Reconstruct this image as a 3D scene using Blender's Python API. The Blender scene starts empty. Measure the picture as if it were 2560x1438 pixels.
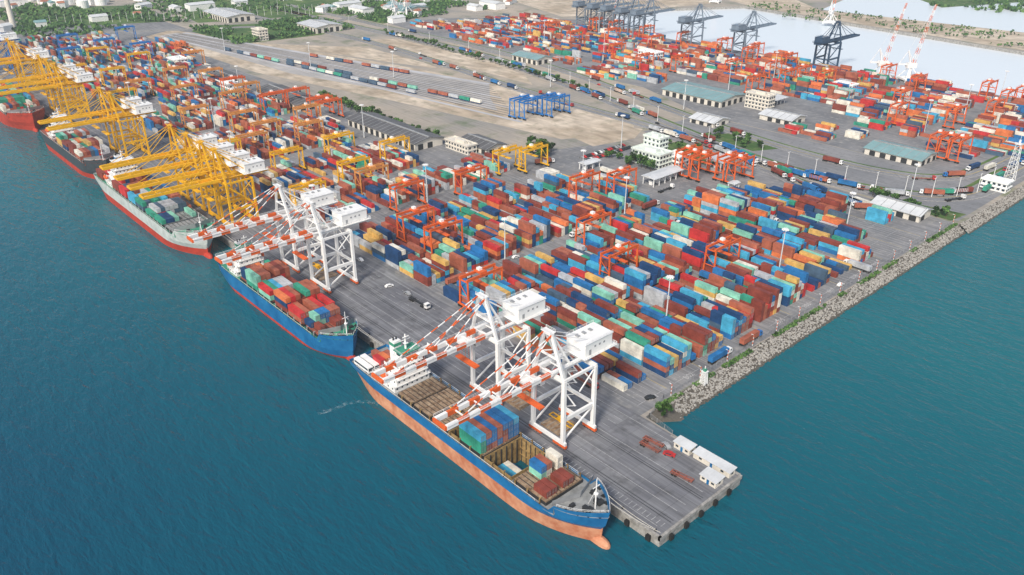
import bpy, math, random
from mathutils import Vector, Matrix, noise
R=random.Random(11)
CAM=Vector((-165.5,-113.4,190.0))
scene=bpy.context.scene
COL=scene.collection
# ------------------------------------------------------------------ materials
def mat(name,col,rough=.6,metal=0.0,var=.18,scale=.25,spec=.3,col2=None):
    m=bpy.data.materials.new(name); m.use_nodes=True; nt=m.node_tree; N=nt.nodes; L=nt.links
    b=N['Principled BSDF']; b.inputs['Roughness'].default_value=rough; b.inputs['Metallic'].default_value=metal
    b.inputs['Specular IOR Level'].default_value=spec
    g=N.new('ShaderNodeNewGeometry'); n=N.new('ShaderNodeTexNoise'); n.inputs['Scale'].default_value=scale; n.inputs['Detail'].default_value=3; n.inputs['Roughness'].default_value=.65
    L.new(g.outputs['Position'],n.inputs['Vector'])
    mr=N.new('ShaderNodeMapRange'); mr.inputs[1].default_value=.3; mr.inputs[2].default_value=.7; L.new(n.outputs[0],mr.inputs[0])
    mx=N.new('ShaderNodeMix'); mx.data_type='RGBA'
    a=[c*(1-var) for c in col]; c2=[min(1,c*(1+var)) for c in col] if col2 is None else col2
    mx.inputs[6].default_value=(*a,1); mx.inputs[7].default_value=(*c2,1)
    L.new(mr.outputs[0],mx.inputs[0]); L.new(mx.outputs[2],b.inputs['Base Color'])
    return m
def ground_mat(name,cA,cB,cC,s1=.02,s2=.4,rough=.85,brick=None,streak=(.8,.03,1),sa=.82,sb=1.15):
    m=bpy.data.materials.new(name); m.use_nodes=True; nt=m.node_tree; N=nt.nodes; L=nt.links
    b=N['Principled BSDF']; b.inputs['Roughness'].default_value=rough; b.inputs['Specular IOR Level'].default_value=.25
    g=N.new('ShaderNodeNewGeometry')
    def nz(s,lo,hi,detail=5):
        n=N.new('ShaderNodeTexNoise'); n.inputs['Scale'].default_value=s; n.inputs['Detail'].default_value=detail; n.inputs['Roughness'].default_value=.65
        L.new(g.outputs['Position'],n.inputs['Vector'])
        mr=N.new('ShaderNodeMapRange'); mr.inputs[1].default_value=lo; mr.inputs[2].default_value=hi; L.new(n.outputs[0],mr.inputs[0]); return mr.outputs[0]
    def mix(f,a,b_):
        x=N.new('ShaderNodeMix'); x.data_type='RGBA'
        L.new(f,x.inputs[0])
        for k,v in ((6,a),(7,b_)):
            if isinstance(v,tuple): x.inputs[k].default_value=(*v,1)
            else: L.new(v,x.inputs[k])
        return x.outputs[2]
    o=mix(nz(s1,.4,.62),cA,cB); o=mix(nz(s2,.52,.75),o,cC)
    mp=N.new('ShaderNodeMapping'); mp.inputs['Scale'].default_value=streak; L.new(g.outputs['Position'],mp.inputs[0])
    n=N.new('ShaderNodeTexNoise'); n.inputs['Scale'].default_value=1; n.inputs['Detail'].default_value=3; L.new(mp.outputs[0],n.inputs['Vector'])
    mr=N.new('ShaderNodeMapRange'); mr.inputs[1].default_value=.3; mr.inputs[2].default_value=.7; mr.inputs[3].default_value=sa; mr.inputs[4].default_value=sb; L.new(n.outputs[0],mr.inputs[0])
    mu=N.new('ShaderNodeVectorMath'); mu.operation='SCALE'; L.new(o,mu.inputs[0]); L.new(mr.outputs[0],mu.inputs['Scale']); o=mu.outputs[0]
    if brick:
        br=N.new('ShaderNodeTexBrick'); br.offset=0; br.inputs['Scale'].default_value=1; br.inputs['Brick Width'].default_value=brick; br.inputs['Row Height'].default_value=brick
        br.inputs['Mortar Size'].default_value=.07; br.inputs['Color1'].default_value=(1,1,1,1); br.inputs['Color2'].default_value=(.8,.8,.83,1); br.inputs['Mortar'].default_value=(.6,.6,.6,1)
        L.new(g.outputs['Position'],br.inputs['Vector'])
        mm=N.new('ShaderNodeVectorMath'); mm.operation='MULTIPLY'; L.new(o,mm.inputs[0]); L.new(br.outputs[0],mm.inputs[1]); o=mm.outputs[0]
    L.new(o,b.inputs['Base Color']); return m
def water_mat(name,cA,cB,rough=.12,amp=1.0):
    m=bpy.data.materials.new(name); m.use_nodes=True; nt=m.node_tree; N=nt.nodes; L=nt.links
    b=N['Principled BSDF']; b.inputs['Roughness'].default_value=rough; b.inputs['IOR'].default_value=1.33
    g=N.new('ShaderNodeNewGeometry')
    sx=N.new('ShaderNodeSeparateXYZ'); L.new(g.outputs['Position'],sx.inputs[0])
    # shallower, greener water on the open side beyond the quay end
    ma=N.new('ShaderNodeMath'); ma.operation='MULTIPLY_ADD'; ma.inputs[1].default_value=1.0; L.new(sx.outputs[0],ma.inputs[0])
    mb=N.new('ShaderNodeMath'); mb.operation='MULTIPLY'; mb.inputs[1].default_value=.4; L.new(sx.outputs[1],mb.inputs[0]); L.new(mb.outputs[0],ma.inputs[2])
    n=N.new('ShaderNodeTexNoise'); n.inputs['Scale'].default_value=.008; n.inputs['Detail'].default_value=4; L.new(g.outputs['Position'],n.inputs['Vector'])
    mc=N.new('ShaderNodeMath'); mc.operation='MULTIPLY_ADD'; mc.inputs[1].default_value=110; L.new(n.outputs[0],mc.inputs[0]); L.new(ma.outputs[0],mc.inputs[2])
    mr=N.new('ShaderNodeMapRange'); mr.inputs[1].default_value=-60; mr.inputs[2].default_value=260; L.new(mc.outputs[0],mr.inputs[0])
    mx=N.new('ShaderNodeMix'); mx.data_type='RGBA'; mx.inputs[6].default_value=(*cA,1); mx.inputs[7].default_value=(*cB,1); L.new(mr.outputs[0],mx.inputs[0]); L.new(mx.outputs[2],b.inputs['Base Color'])
    prev=None
    for (sc,st,dist,rot,sq) in ((.13,.7,1.3,.6,.35),(.36,.9,.75,.8,.35),(1.0,.9,.28,.5,.4)):
        mp=N.new('ShaderNodeMapping'); mp.inputs['Rotation'].default_value=(0,0,rot); mp.inputs['Scale'].default_value=(sc,sc*sq,sc); L.new(g.outputs['Position'],mp.inputs[0])
        n=N.new('ShaderNodeTexNoise'); n.inputs['Scale'].default_value=1; n.inputs['Detail'].default_value=2; n.inputs['Distortion'].default_value=.5; L.new(mp.outputs[0],n.inputs['Vector'])
        bp=N.new('ShaderNodeBump'); bp.inputs['Strength'].default_value=min(1,st*amp); bp.inputs['Distance'].default_value=dist*amp; L.new(n.outputs[0],bp.inputs['Height'])
        if prev: L.new(prev,bp.inputs['Normal'])
        prev=bp.outputs[0]
    L.new(prev,b.inputs['Normal']); return m
M={}
M['white']=mat('white_paint',(.82,.82,.8),.45,var=.06)
M['cream']=mat('cream_wall',(.66,.62,.54),.7,var=.1)
M['pale']=mat('pale_green_wall',(.68,.74,.68),.7,var=.06)
M['orangered']=mat('orange_red_paint',(.68,.12,.025),.5)
M['yellow']=mat('yellow_paint',(.8,.43,.012),.5,var=.12)
M['tan']=mat('faded_orange_paint',(.64,.27,.07),.55)
M['bluecr']=mat('blue_crane_paint',(.02,.17,.48),.5)
M['greycr']=mat('grey_blue_crane_paint',(.17,.22,.28),.5)
M['darkcr']=mat('dark_blue_crane_paint',(.03,.065,.12),.5)
M['dark']=mat('dark_steel',(.03,.032,.035),.6)
M['grey']=mat('grey_steel',(.3,.31,.32),.55)
M['glass']=mat('window_glass',(.03,.045,.06),.1,var=.2,spec=.6)
M['rubber']=mat('tyre_rubber',(.02,.02,.02),.8)
M['roofdark']=mat('dark_ribbed_roof',(.11,.11,.115),.7,var=.25,scale=.1)
M['roofteal']=mat('teal_metal_roof',(.2,.34,.35),.5,var=.12,scale=.1)
M['rooflight']=mat('pale_metal_roof',(.58,.6,.61),.5,var=.12,scale=.15)
M['roofred']=mat('red_tile_roof',(.38,.16,.1),.7)
M['rust']=mat('rusty_hatch_paint',(.18,.1,.055),.8,scale=.45,col2=(.4,.3,.2))
M['hullblue']=mat('blue_hull_paint',(.006,.12,.32),.4,scale=.12,col2=(.02,.18,.4))
M['hullgrey']=mat('pale_grey_hull_paint',(.48,.52,.5),.45)
M['hulldark']=mat('dark_hull_paint',(.05,.06,.07),.5)
M['bootorange']=mat('faded_orange_antifouling',(.5,.16,.075),.7,scale=.2,col2=(.62,.32,.19))
M['bootred']=mat('red_antifouling',(.42,.045,.025),.6)
M['deckgreen']=mat('green_deck_paint',(.05,.26,.17),.7)
M['deckgrey']=mat('grey_deck_paint',(.26,.27,.27),.75,var=.3)
M['deckred']=mat('red_oxide_deck',(.28,.09,.06),.75)
M['holdrust']=mat('hold_wall_rust',(.2,.12,.045),.8,col2=(.4,.28,.12),scale=.6)
M['bark']=mat('bark',(.09,.06,.04),.9)
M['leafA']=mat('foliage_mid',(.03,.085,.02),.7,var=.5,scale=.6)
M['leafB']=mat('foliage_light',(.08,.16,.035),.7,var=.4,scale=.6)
M['rock']=mat('pale_riprap_stone',(.3,.285,.26),.9,scale=1.2,col2=(.52,.5,.46))
M['rockdark']=mat('wet_riprap_stone',(.11,.1,.085),.8,scale=1.0)
M['concrete']=mat('quay_wall_concrete',(.3,.29,.27),.85,scale=.5,var=.4)
M['line']=mat('painted_line',(.42,.42,.42),.7,var=.35,scale=.8)
M['yline']=mat('yellow_painted_line',(.5,.38,.12),.7,var=.3,scale=.8)
M['track']=mat('rail_and_sleepers',(.17,.16,.155),.8,var=.3,scale=.05)
M['strip']=mat('pale_paved_strip',(.44,.44,.45),.8,var=.2,scale=.02)
M['apron']=ground_mat('concrete_apron',(.175,.18,.195),(.25,.255,.265),(.1,.1,.105),s2=.12,brick=7.0,sa=.7,sb=1.2)
M['yard']=ground_mat('yard_asphalt',(.17,.175,.185),(.24,.24,.245),(.32,.31,.29),s1=.03,s2=.2,sa=.75,sb=1.2)
M['land']=ground_mat('open_ground',(.28,.265,.24),(.42,.36,.29),(.12,.16,.08),s1=.008,s2=.03)
M['road']=ground_mat('road_asphalt',(.2,.205,.215),(.26,.26,.265),(.15,.15,.155),s1=.02,s2=.3)
M['ballast']=ground_mat('rail_yard_gravel',(.34,.33,.32),(.42,.405,.39),(.5,.46,.4),s1=.01,s2=.06)
M['sand']=ground_mat('bare_sand',(.42,.34,.25),(.62,.53,.42),(.27,.25,.17),s1=.015,s2=.09,streak=(.12,.04,1),sa=.7,sb=1.2)
M['grass']=ground_mat('grass',(.05,.11,.03),(.1,.17,.045),(.26,.24,.13),s1=.02,s2=.1)
M['water']=water_mat('sea_water',(.0015,.062,.112),(.004,.125,.15))
M['painted_sky_water']=water_mat('basin_water_painted_sky',(.52,.58,.62),(.72,.78,.82),rough=.25,amp=.3)  # pale base colour paints in the reflection of the bright low sky
PAL=[('maroon',(.22,.05,.035)),('rust brown',(.36,.11,.065)),('bright red',(.5,.035,.035)),('dark blue',(.014,.055,.15)),('blue',(.02,.15,.37)),
 ('light blue',(.06,.35,.54)),('green',(.035,.27,.18)),('mint green',(.22,.52,.4)),('ochre yellow',(.62,.38,.11)),('off-white',(.7,.67,.58)),
 ('grey',(.42,.44,.46)),('orange',(.62,.17,.06)),('navy grey',(.06,.105,.16))]
W_NEAR=[20,16,5,13,12,10,4,6,6,5,5,3,5]
W_MID=[18,15,7,10,7,3,4,4,3,15,12,3,4]
W_FAR=[14,20,10,6,8,5,3,3,6,15,8,10,3]
CM=[mat('container_'+n.replace(' ','_').replace('-','_'),c,.5,var=.3,scale=.22) for n,c in PAL]
# ------------------------------------------------------------------ mesh builder
class MB:
    def __init__(s): s.v=[]; s.f=[]; s.m=[]
    def box(s,x0,x1,y0,y1,z0,z1,m=0):
        b=len(s.v); s.v+=[(x0,y0,z0),(x1,y0,z0),(x1,y1,z0),(x0,y1,z0),(x0,y0,z1),(x1,y0,z1),(x1,y1,z1),(x0,y1,z1)]
        s.f+=[(b,b+3,b+2,b+1),(b+4,b+5,b+6,b+7),(b,b+1,b+5,b+4),(b+1,b+2,b+6,b+5),(b+2,b+3,b+7,b+6),(b+3,b,b+4,b+7)]; s.m+=[m]*6
    def cbox(s,x,y,z,dx,dy,dz,m=0): s.box(x-dx/2,x+dx/2,y-dy/2,y+dy/2,z,z+dz,m)
    def beam(s,p,q,w,h=None,m=0):
        h=h or w; p=Vector(p); q=Vector(q); d=(q-p).normalized()
        up=Vector((0,0,1)) if abs(d.z)<.95 else Vector((0,1,0))
        a=d.cross(up).normalized(); c=a.cross(d).normalized(); a*=w/2; c*=h/2; b=len(s.v)
        for e in (p,q): s.v+=[tuple(e-a-c),tuple(e+a-c),tuple(e+a+c),tuple(e-a+c)]
        s.f+=[(b,b+1,b+2,b+3),(b+7,b+6,b+5,b+4),(b,b+4,b+5,b+1),(b+1,b+5,b+6,b+2),(b+2,b+6,b+7,b+3),(b+3,b+7,b+4,b)]; s.m+=[m]*6
    def striped(s,p,q,w,h,seg,m0,m1):
        p=Vector(p); q=Vector(q); n=max(1,round((q-p).length/seg))
        for i in range(n): s.beam(p.lerp(q,i/n),p.lerp(q,(i+1)/n),w,h,m0 if i%2 else m1)
    def prism(s,pts,z0,z1,m=0,mt=None):
        b=len(s.v); n=len(pts); s.v+=[(x,y,z0) for x,y in pts]+[(x,y,z1) for x,y in pts]
        for i in range(n): j=(i+1)%n; s.f.append((b+i,b+j,b+n+j,b+n+i)); s.m.append(m)
        s.f.append(tuple(b+n+i for i in range(n))); s.m.append(m if mt is None else mt)
        s.f.append(tuple(b+i for i in reversed(range(n)))); s.m.append(m)
    def xprism(s,prof,y0,y1,m=0):
        b=len(s.v); n=len(prof); s.v+=[(x,y0,z) for x,z in prof]+[(x,y1,z) for x,z in prof]
        for i in range(n): j=(i+1)%n; s.f.append((b+i,b+n+i,b+n+j,b+j)); s.m.append(m)
        s.f.append(tuple(b+i for i in range(n))); s.m.append(m); s.f.append(tuple(b+n+i for i in reversed(range(n)))); s.m.append(m)
    def yprism(s,prof,x0,x1,m=0):
        b=len(s.v); n=len(prof); s.v+=[(x0,y,z) for y,z in prof]+[(x1,y,z) for y,z in prof]
        for i in range(n): j=(i+1)%n; s.f.append((b+i,b+j,b+n+j,b+n+i)); s.m.append(m)
        s.f.append(tuple(b+i for i in reversed(range(n)))); s.m.append(m); s.f.append(tuple(b+n+i for i in range(n))); s.m.append(m)
    def cyl(s,x,y,z0,z1,r,n=10,m=0,r2=None,cap=True):
        r2=r if r2 is None else r2; b=len(s.v)
        for z,rr in ((z0,r),(z1,r2)): s.v+=[(x+rr*math.cos(6.2832*i/n),y+rr*math.sin(6.2832*i/n),z) for i in range(n)]
        for i in range(n): j=(i+1)%n; s.f.append((b+i,b+j,b+n+j,b+n+i)); s.m.append(m)
        if cap: s.f.append(tuple(b+n+i for i in range(n))); s.m.append(m); s.f.append(tuple(b+i for i in reversed(range(n)))); s.m.append(m)
    def wheel(s,x,y,z,r,w,m=0,n=10):
        b=len(s.v)
        for xx in (x-w/2,x+w/2): s.v+=[(xx,y+r*math.cos(6.2832*i/n),z+r*math.sin(6.2832*i/n)) for i in range(n)]
        for i in range(n): j=(i+1)%n; s.f.append((b+i,b+j,b+n+j,b+n+i)); s.m.append(m)
        s.f.append(tuple(b+i for i in reversed(range(n)))); s.m.append(m); s.f.append(tuple(b+n+i for i in range(n))); s.m.append(m)
    def quad(s,a,b_,c,d,m=0):
        b=len(s.v); s.v+=[tuple(a),tuple(b_),tuple(c),tuple(d)]; s.f.append((b,b+1,b+2,b+3)); s.m.append(m)
    def poly(s,pts,z,m=0):
        b=len(s.v); s.v+=[(x,y,z) for x,y in pts]; s.f.append(tuple(range(b,b+len(pts)))); s.m.append(m)
    def rail(s,p,q,h=1.1,m=0,t=.08,step=3):
        p=Vector(p); q=Vector(q); z=Vector((0,0,h)); n=max(1,int((q-p).length/step))
        s.beam(p+z,q+z,t,t,m); s.beam(p+z*.5,q+z*.5,t*.7,t*.7,m)
        for i in range(n+1): e=p.lerp(q,i/n); s.beam(e,e+z,t,t,m)
    def build(s,name,mats):
        me=bpy.data.meshes.new(name); me.from_pydata(s.v,[],s.f)
        for x in mats: me.materials.append(x)
        me.polygons.foreach_set('material_index',s.m); me.update(); return me
def link(name,me,parent=None,loc=(0,0,0),rz=0.0,**kw):
    o=bpy.data.objects.new(name,me); COL.objects.link(o); o.location=loc; o.rotation_euler=(0,0,rz)
    if parent: o.parent=parent
    for k,v in kw.items(): o[k]=v
    return o
def thing(name,parts,loc,rz,label,category,group=None):
    e=link(name,None,None,loc,rz,label=label,category=category)
    e.empty_display_size=1
    if group: e['group']=group
    for p in parts:
        o=link(p[0],p[1],e,p[2] if len(p)>2 else (0,0,0),p[3] if len(p)>3 else 0)
    return e
def single(name,me,loc,rz,label,category,group=None):
    o=link(name,me,None,loc,rz,label=label,category=category)
    if group:o['group']=group
    return o
# ------------------------------------------------------------------ camera, light, world
cd=bpy.data.cameras.new('camera'); cd.sensor_width=36; cd.lens=2029/2560*36; cd.clip_end=30000; cd.clip_start=1
cam=bpy.data.objects.new('camera',cd); COL.objects.link(cam); cam.location=CAM
cam.rotation_euler=(math.radians(90)-math.atan(1039/2029),0,-math.atan2(2046,2280)); scene.camera=cam
SUN_EL=math.radians(42); SUN_AZ=math.radians(245)
sd=bpy.data.lights.new('sun','SUN'); sd.energy=3.5; sd.angle=math.radians(10); sd.color=(1,.93,.83)
so=bpy.data.objects.new('sun',sd); COL.objects.link(so)
dirv=Vector((math.sin(SUN_AZ)*math.cos(SUN_EL),math.cos(SUN_AZ)*math.cos(SUN_EL),math.sin(SUN_EL)))
so.rotation_euler=dirv.to_track_quat('Z','Y').to_euler()
w=bpy.data.worlds.new('World'); scene.world=w; w.use_nodes=True; nt=w.node_tree
sk=nt.nodes.new('ShaderNodeTexSky'); sk.sky_type='NISHITA'; sk.sun_disc=False; sk.sun_elevation=SUN_EL; sk.sun_rotation=SUN_AZ; sk.air_density=1.0; sk.dust_density=3; sk.ozone_density=1
nt.links.new(sk.outputs[0],nt.nodes['Background'].inputs[0]); nt.nodes['Background'].inputs[1].default_value=.145
scene.view_settings.view_transform='Standard'; scene.view_settings.look='None'; scene.view_settings.exposure=0
# thin sea haze: homogeneous volume, its emission stands in for scattered light
hz=bpy.data.materials.new('emissive_sea_haze'); hz.use_nodes=True; nt=hz.node_tree; nt.nodes.clear()
ou=nt.nodes.new('ShaderNodeOutputMaterial'); ab=nt.nodes.new('ShaderNodeVolumeAbsorption'); em=nt.nodes.new('ShaderNodeEmission'); ad=nt.nodes.new('ShaderNodeAddShader')
SG_=.00007; ab.inputs['Color'].default_value=(0,0,0,1); ab.inputs['Density'].default_value=SG_; em.inputs[0].default_value=(.62,.7,.76,1); em.inputs[1].default_value=SG_
nt.links.new(ab.outputs[0],ad.inputs[0]); nt.links.new(em.outputs[0],ad.inputs[1]); nt.links.new(ad.outputs[0],ou.inputs['Volume'])
mb=MB(); mb.box(-8900,11900,-8900,11900,-6.4,320); link('emissive_haze',mb.build('emissive_haze',[hz]),kind='structure')
# ------------------------------------------------------------------ ground and water
mb=MB(); mb.quad((-9000,-9000,-4),(12000,-9000,-4),(12000,12000,-4),(-9000,12000,-4)); link('water',mb.build('water',[M['water']]),kind='structure')
land=[(0,0),(45,0),(47,45),(60,46.5),(340,46),(344,44),(470,44),(698,40),(698,600),(712,640),(725,735),(850,740),(1015,648),(944,213),(925,-900),(11000,-900),(11000,11000),(0,11000)]
mb=MB(); mb.prism(land,-5.5,0,1,0); link('ground',mb.build('ground',[M['land'],M['concrete']]),kind='structure')
def sheet(name,pts,z,m): mb=MB(); mb.poly(pts,z); return link(name,mb.build(name,[m]),kind='structure')
sheet('basin_water_painted_sky',[(696,-800),(696,596),(712,640),(725,735),(850,740),(1015,648),(944,213),(930,-800)],-3.8,M['painted_sky_water'])  # separate sheet over the sea, its paleness a painted sky reflection
sheet('quay_apron',[(.4,.4),(44.6,.4),(46,44),(46,1250),(.4,1250)],.02,M['apron'])
sheet('container_yard_pavement',[(46,47),(340,47),(345,200),(300,300),(215,330),(205,760),(270,900),(270,1150),(46,1250)],.02,M['yard'])
sheet('container_yard_pavement',[(430,70),(697,45),(697,600),(710,640),(722,730),(600,860),(500,900),(470,640),(470,400),(430,300)],.02,M['yard'])
sheet('gate_pavement',[(345,47),(470,47),(430,69),(428,300),(350,300),(346,200)],.025,M['road'])
mb=MB(); mb.box(-.3,.7,-.3,1250,-1.3,.25); mb.box(-.3,45.3,-.35,.6,-1.3,.25); mb.box(44.6,45.6,.6,31,-1.3,.25); link('quay_kerb',mb.build('quay_kerb',[M['concrete']]),kind='structure')
mb=MB()
for x in (8.2,9.4,24.6,25.6): mb.box(x-.1,x+.1,2,1240,.03,.06)
link('crane_rail',mb.build('crane_rail',[M['dark']]),kind='structure')
for i,y in enumerate(range(4,170,9)):
    b=MB(); b.cbox(-.75,y,-3.4,.8,1.4,2.4); b.cbox(-1.25,y,-3.2,.2,1.8,2.0)
    single('quay_fender',b.build('quay_fender',[M['rubber']]),(0,0,0),0,'black rubber fender on the concrete quay wall','fender','fenders along the quay wall')
for i,x in enumerate(range(5,45,8)):
    b=MB(); b.cbox(x,-.75,-3.4,1.2,.8,2.4); b.cbox(x,-1.25,-3.2,1.6,.2,2.0)
    single('quay_fender',b.build('quay_fender',[M['rubber']]),(0,0,0),0,'black rubber fender on the concrete quay wall','fender','fenders along the quay wall')
mb=MB()
for x in (3.5,14,18.5,28,42):
    for y in range(4,700,6): mb.box(x-.08,x+.08,y,y+5.9,.045,.05)
for x in (31.5,35,38.5):
    for y in range(50,700,12): mb.box(x-.08,x+.08,y,y+4,.045,.05)
for y in range(3,60,2): mb.box(4.2,6.5,y,y+.18,.045,.05)
link('apron_marking',mb.build('apron_marking',[M['line']]),kind='structure')
BX=[60.5+23.6*k for k in range(11)]
mb=MB()
for k,cx in enumerate(BX):
    for (a,b_) in ((52,182),(190,284)):
        if b_>200 and k>6: continue
        for r in range(7): mb.box(cx-10+r*2.9-.07,cx-10+r*2.9+.07,a,b_,.045,.05)
        y=a
        while y<b_: mb.box(cx-9.9,cx+7.3,y,y+.15,.051,.056); y+=13.1
        mb.box(cx+8.1,cx+8.3,a,b_,.045,.05,1)
link('yard_marking',mb.build('yard_marking',[M['line'],M['yline']]),kind='structure')
for i,cx in enumerate(BX[:9]):
    t=bpy.data.curves.new('block_number','FONT'); t.body='B%02d'%(i+1); t.size=3.6; t.align_x='CENTER'; t.materials.append(M['line'])
    o=bpy.data.objects.new('painted_block_number',t); COL.objects.link(o); o.location=(cx-1,50.4,.06); o['kind']='structure'
def smooth(pts,n=6):
    P=[Vector((*p,0)) for p in pts]; P=[P[0]]+P+[P[-1]]; out=[]
    for i in range(1,len(P)-2):
        for k in range(n):
            t=k/n; a,b,c,d=P[i-1],P[i],P[i+1],P[i+2]
            out.append(.5*((2*b)+(c-a)*t+(2*a-5*b+4*c-d)*t*t+(3*b-a-3*c+d)*t**3))
    out.append(P[-2]); return out
def offs(P,o):
    r=[]
    for i,p in enumerate(P):
        d=(P[min(i+1,len(P)-1)]-P[max(i-1,0)]).normalized(); r.append(p+Vector((d.y,-d.x,0))*o)
    return r
def ribbon(name,P,w0,w1,z,m,h=0):
    A=offs(P,w0); B=offs(P,w1); b=MB()
    for i in range(len(P)-1):
        up=Vector((0,0,z))
        if h:
            n=len(b.v); Q=(A[i],A[i+1],B[i+1],B[i])
            for q in Q: b.v.append((q.x,q.y,z-h))
            for q in Q: b.v.append((q.x,q.y,z))
            b.f+=[(n+4,n+5,n+6,n+7),(n,n+1,n+5,n+4),(n+2,n+3,n+7,n+6)]; b.m+=[0]*3
        else: b.quad(A[i]+up,A[i+1]+up,B[i+1]+up,B[i]+up)
    return link(name,b.build(name,[m]),kind='structure')
roads={}
def road(key,pts,w,z=.05,median=True,verge=None):
    P=smooth(pts); roads[key]=P
    if verge: ribbon('grass_verge',P,-w/2-verge,-w/2-.4,z-.01,M['grass'])
    ribbon('road',P,-w/2,w/2,z,M['road'])
    ribbon('kerb',P,-w/2-.4,-w/2,z+.12,M['concrete'],.15); ribbon('kerb',P,w/2,w/2+.4,z+.12,M['concrete'],.15)
    for o in (-w/2+.6,w/2-.6): ribbon('road_marking',P,o-.12,o+.12,z+.01,M['line'])
    if median: ribbon('road_marking',P,-.25,.25,z+.01,M['yline'])
    for o in (-w/4,w/4):
        A=offs(P,o); b=MB()
        for i in range(0,len(A)-1):
            a,c=A[i],A[i+1]; n=max(1,int((c-a).length/9))
            for k in range(n): p=a.lerp(c,k/n); q=a.lerp(c,(k+.45)/n); b.beam((p.x,p.y,z+.012),(q.x,q.y,z+.012),.25,.01)
        link('road_marking',b.build('road_marking',[M['line']]),kind='structure')
road('A',[(448,1150),(448,882),(454,651),(430,500),(408,400),(380,300),(358,214),(352,150),(362,95),(395,62),(470,58),(690,55)],15,verge=3.5)
road('B',[(380,1150),(400,799),(386,600),(372,473),(364,272),(345,184),(330,140),(322,100),(335,80)],13,.06,verge=2)
road('C',[(480,1150),(478,882),(480,651),(462,500),(440,400),(415,300),(398,200),(400,120),(430,80),(520,72)],11,.055,verge=3)
road('D',[(700,1190),(480,960),(300,1010),(120,1120)],12,.065)
def lerp2(a,b,t): return (a[0]+(b[0]-a[0])*t,a[1]+(b[1]-a[1])*t)
sheet('rail_yard_ground',[(205,1010),(215,720),(255,520),(285,330),(340,300),(372,330),(372,480),(350,640),(300,860),(250,1040)],.03,M['sand'])
sheet('rail_yard_ground',[(222,1005),(246,1012),(365,512),(330,470),(305,430),(240,690)],.04,M['ballast'])
mb=MB(); mc=MB()
for i in range(13):
    t=i/12; a=lerp2((224,1000),(250,1004),t); b_=lerp2((302,400),(358,500),t)
    mb.beam((*a,.1),(*b_,.1),1.3,.1,0)
for t,wd in ((1.12,7),(.62,2.4),(.3,2),(-.12,4)):
    a=lerp2((224,1000),(250,1004),t); b_=lerp2((302,400),(358,500),t); mc.beam((*a,.16),(*b_,.16),wd,.03,0)
link('railway_track',mb.build('railway_track',[M['track']]),kind='structure')
link('rail_yard_pavement',mc.build('rail_yard_pavement',[M['strip']]),kind='structure')
sheet('sand_ground',[(290,300),(330,292),(356,305),(340,345),(326,372),(300,350)],.045,M['sand'])
sheet('sand_ground',[(300,860),(352,660),(372,600),(378,640),(380,760),(345,800)],.045,M['sand'])
sheet('sand_ground',[(395,480),(420,520),(438,600),(440,780),(412,800),(400,640)],.045,M['sand'])
sheet('sand_ground',[(1020,640),(950,210),(935,-300),(1110,-300),(1100,270),(1060,540),(1200,700),(1100,800)],.03,M['sand'])
sheet('sand_ground',[(720,760),(1000,700),(1400,1100),(900,1300)],.03,M['sand'])
sheet('grass_field',[(270,880),(380,870),(445,900),(440,960),(300,1040),(265,1010)],.05,M['grass'])
sheet('grass_field',[(490,890),(560,900),(720,1000),(620,1060),(490,990)],.05,M['grass'])
sheet('grass_field',[(300,1070),(520,1000),(900,1250),(700,1500),(330,1300)],.05,M['grass'])
sheet('grass_field',[(110,1180),(270,1110),(300,1300),(140,1400)],.05,M['grass'])
sheet('grass_verge',[(372,210),(392,200),(398,250),(380,262)],.07,M['grass'])
sheet('grass_verge',[(318,215),(342,205),(352,262),(330,270)],.07,M['grass'])
sheet('grass_verge',[(338,100),(344,100),(342,50),(360,48),(352,90)],.07,M['grass'])
sheet('lake_water',[(1070,545),(1085,260),(1150,0),(1900,-300),(2300,300),(1500,560),(1250,590)],.06,M['painted_sky_water'])  # lakes share the sky reflection painted into the basin colour
sheet('lake_water',[(1500,620),(2200,480),(3200,900),(2200,1100)],.06,M['painted_sky_water'])
sheet('sandbar_ground',[(1230,430),(1700,250),(1750,290),(1300,500)],.09,M['grass'])
# thin streak of foam beside the near ship
fm=bpy.data.materials.new('foam'); fm.use_nodes=True; nt=fm.node_tree; N=nt.nodes; Lk=nt.links; bs=N['Principled BSDF']; bs.inputs['Base Color'].default_value=(.3,.45,.5,1)
g=N.new('ShaderNodeNewGeometry'); n_=N.new('ShaderNodeTexNoise'); n_.inputs['Scale'].default_value=.7; n_.inputs['Detail'].default_value=6; Lk.new(g.outputs['Position'],n_.inputs['Vector'])
mr_=N.new('ShaderNodeMapRange'); mr_.inputs[1].default_value=.42; mr_.inputs[2].default_value=.8; mr_.inputs[4].default_value=.6; Lk.new(n_.outputs[0],mr_.inputs[0]); Lk.new(mr_.outputs[0],bs.inputs['Alpha'])
P_=smooth([(-23,127),(-26,132),(-32,136),(-38,136),(-45,138)]); ribbon('foam_on_water',P_,-1.1,1.1,-3.97,fm)
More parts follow.
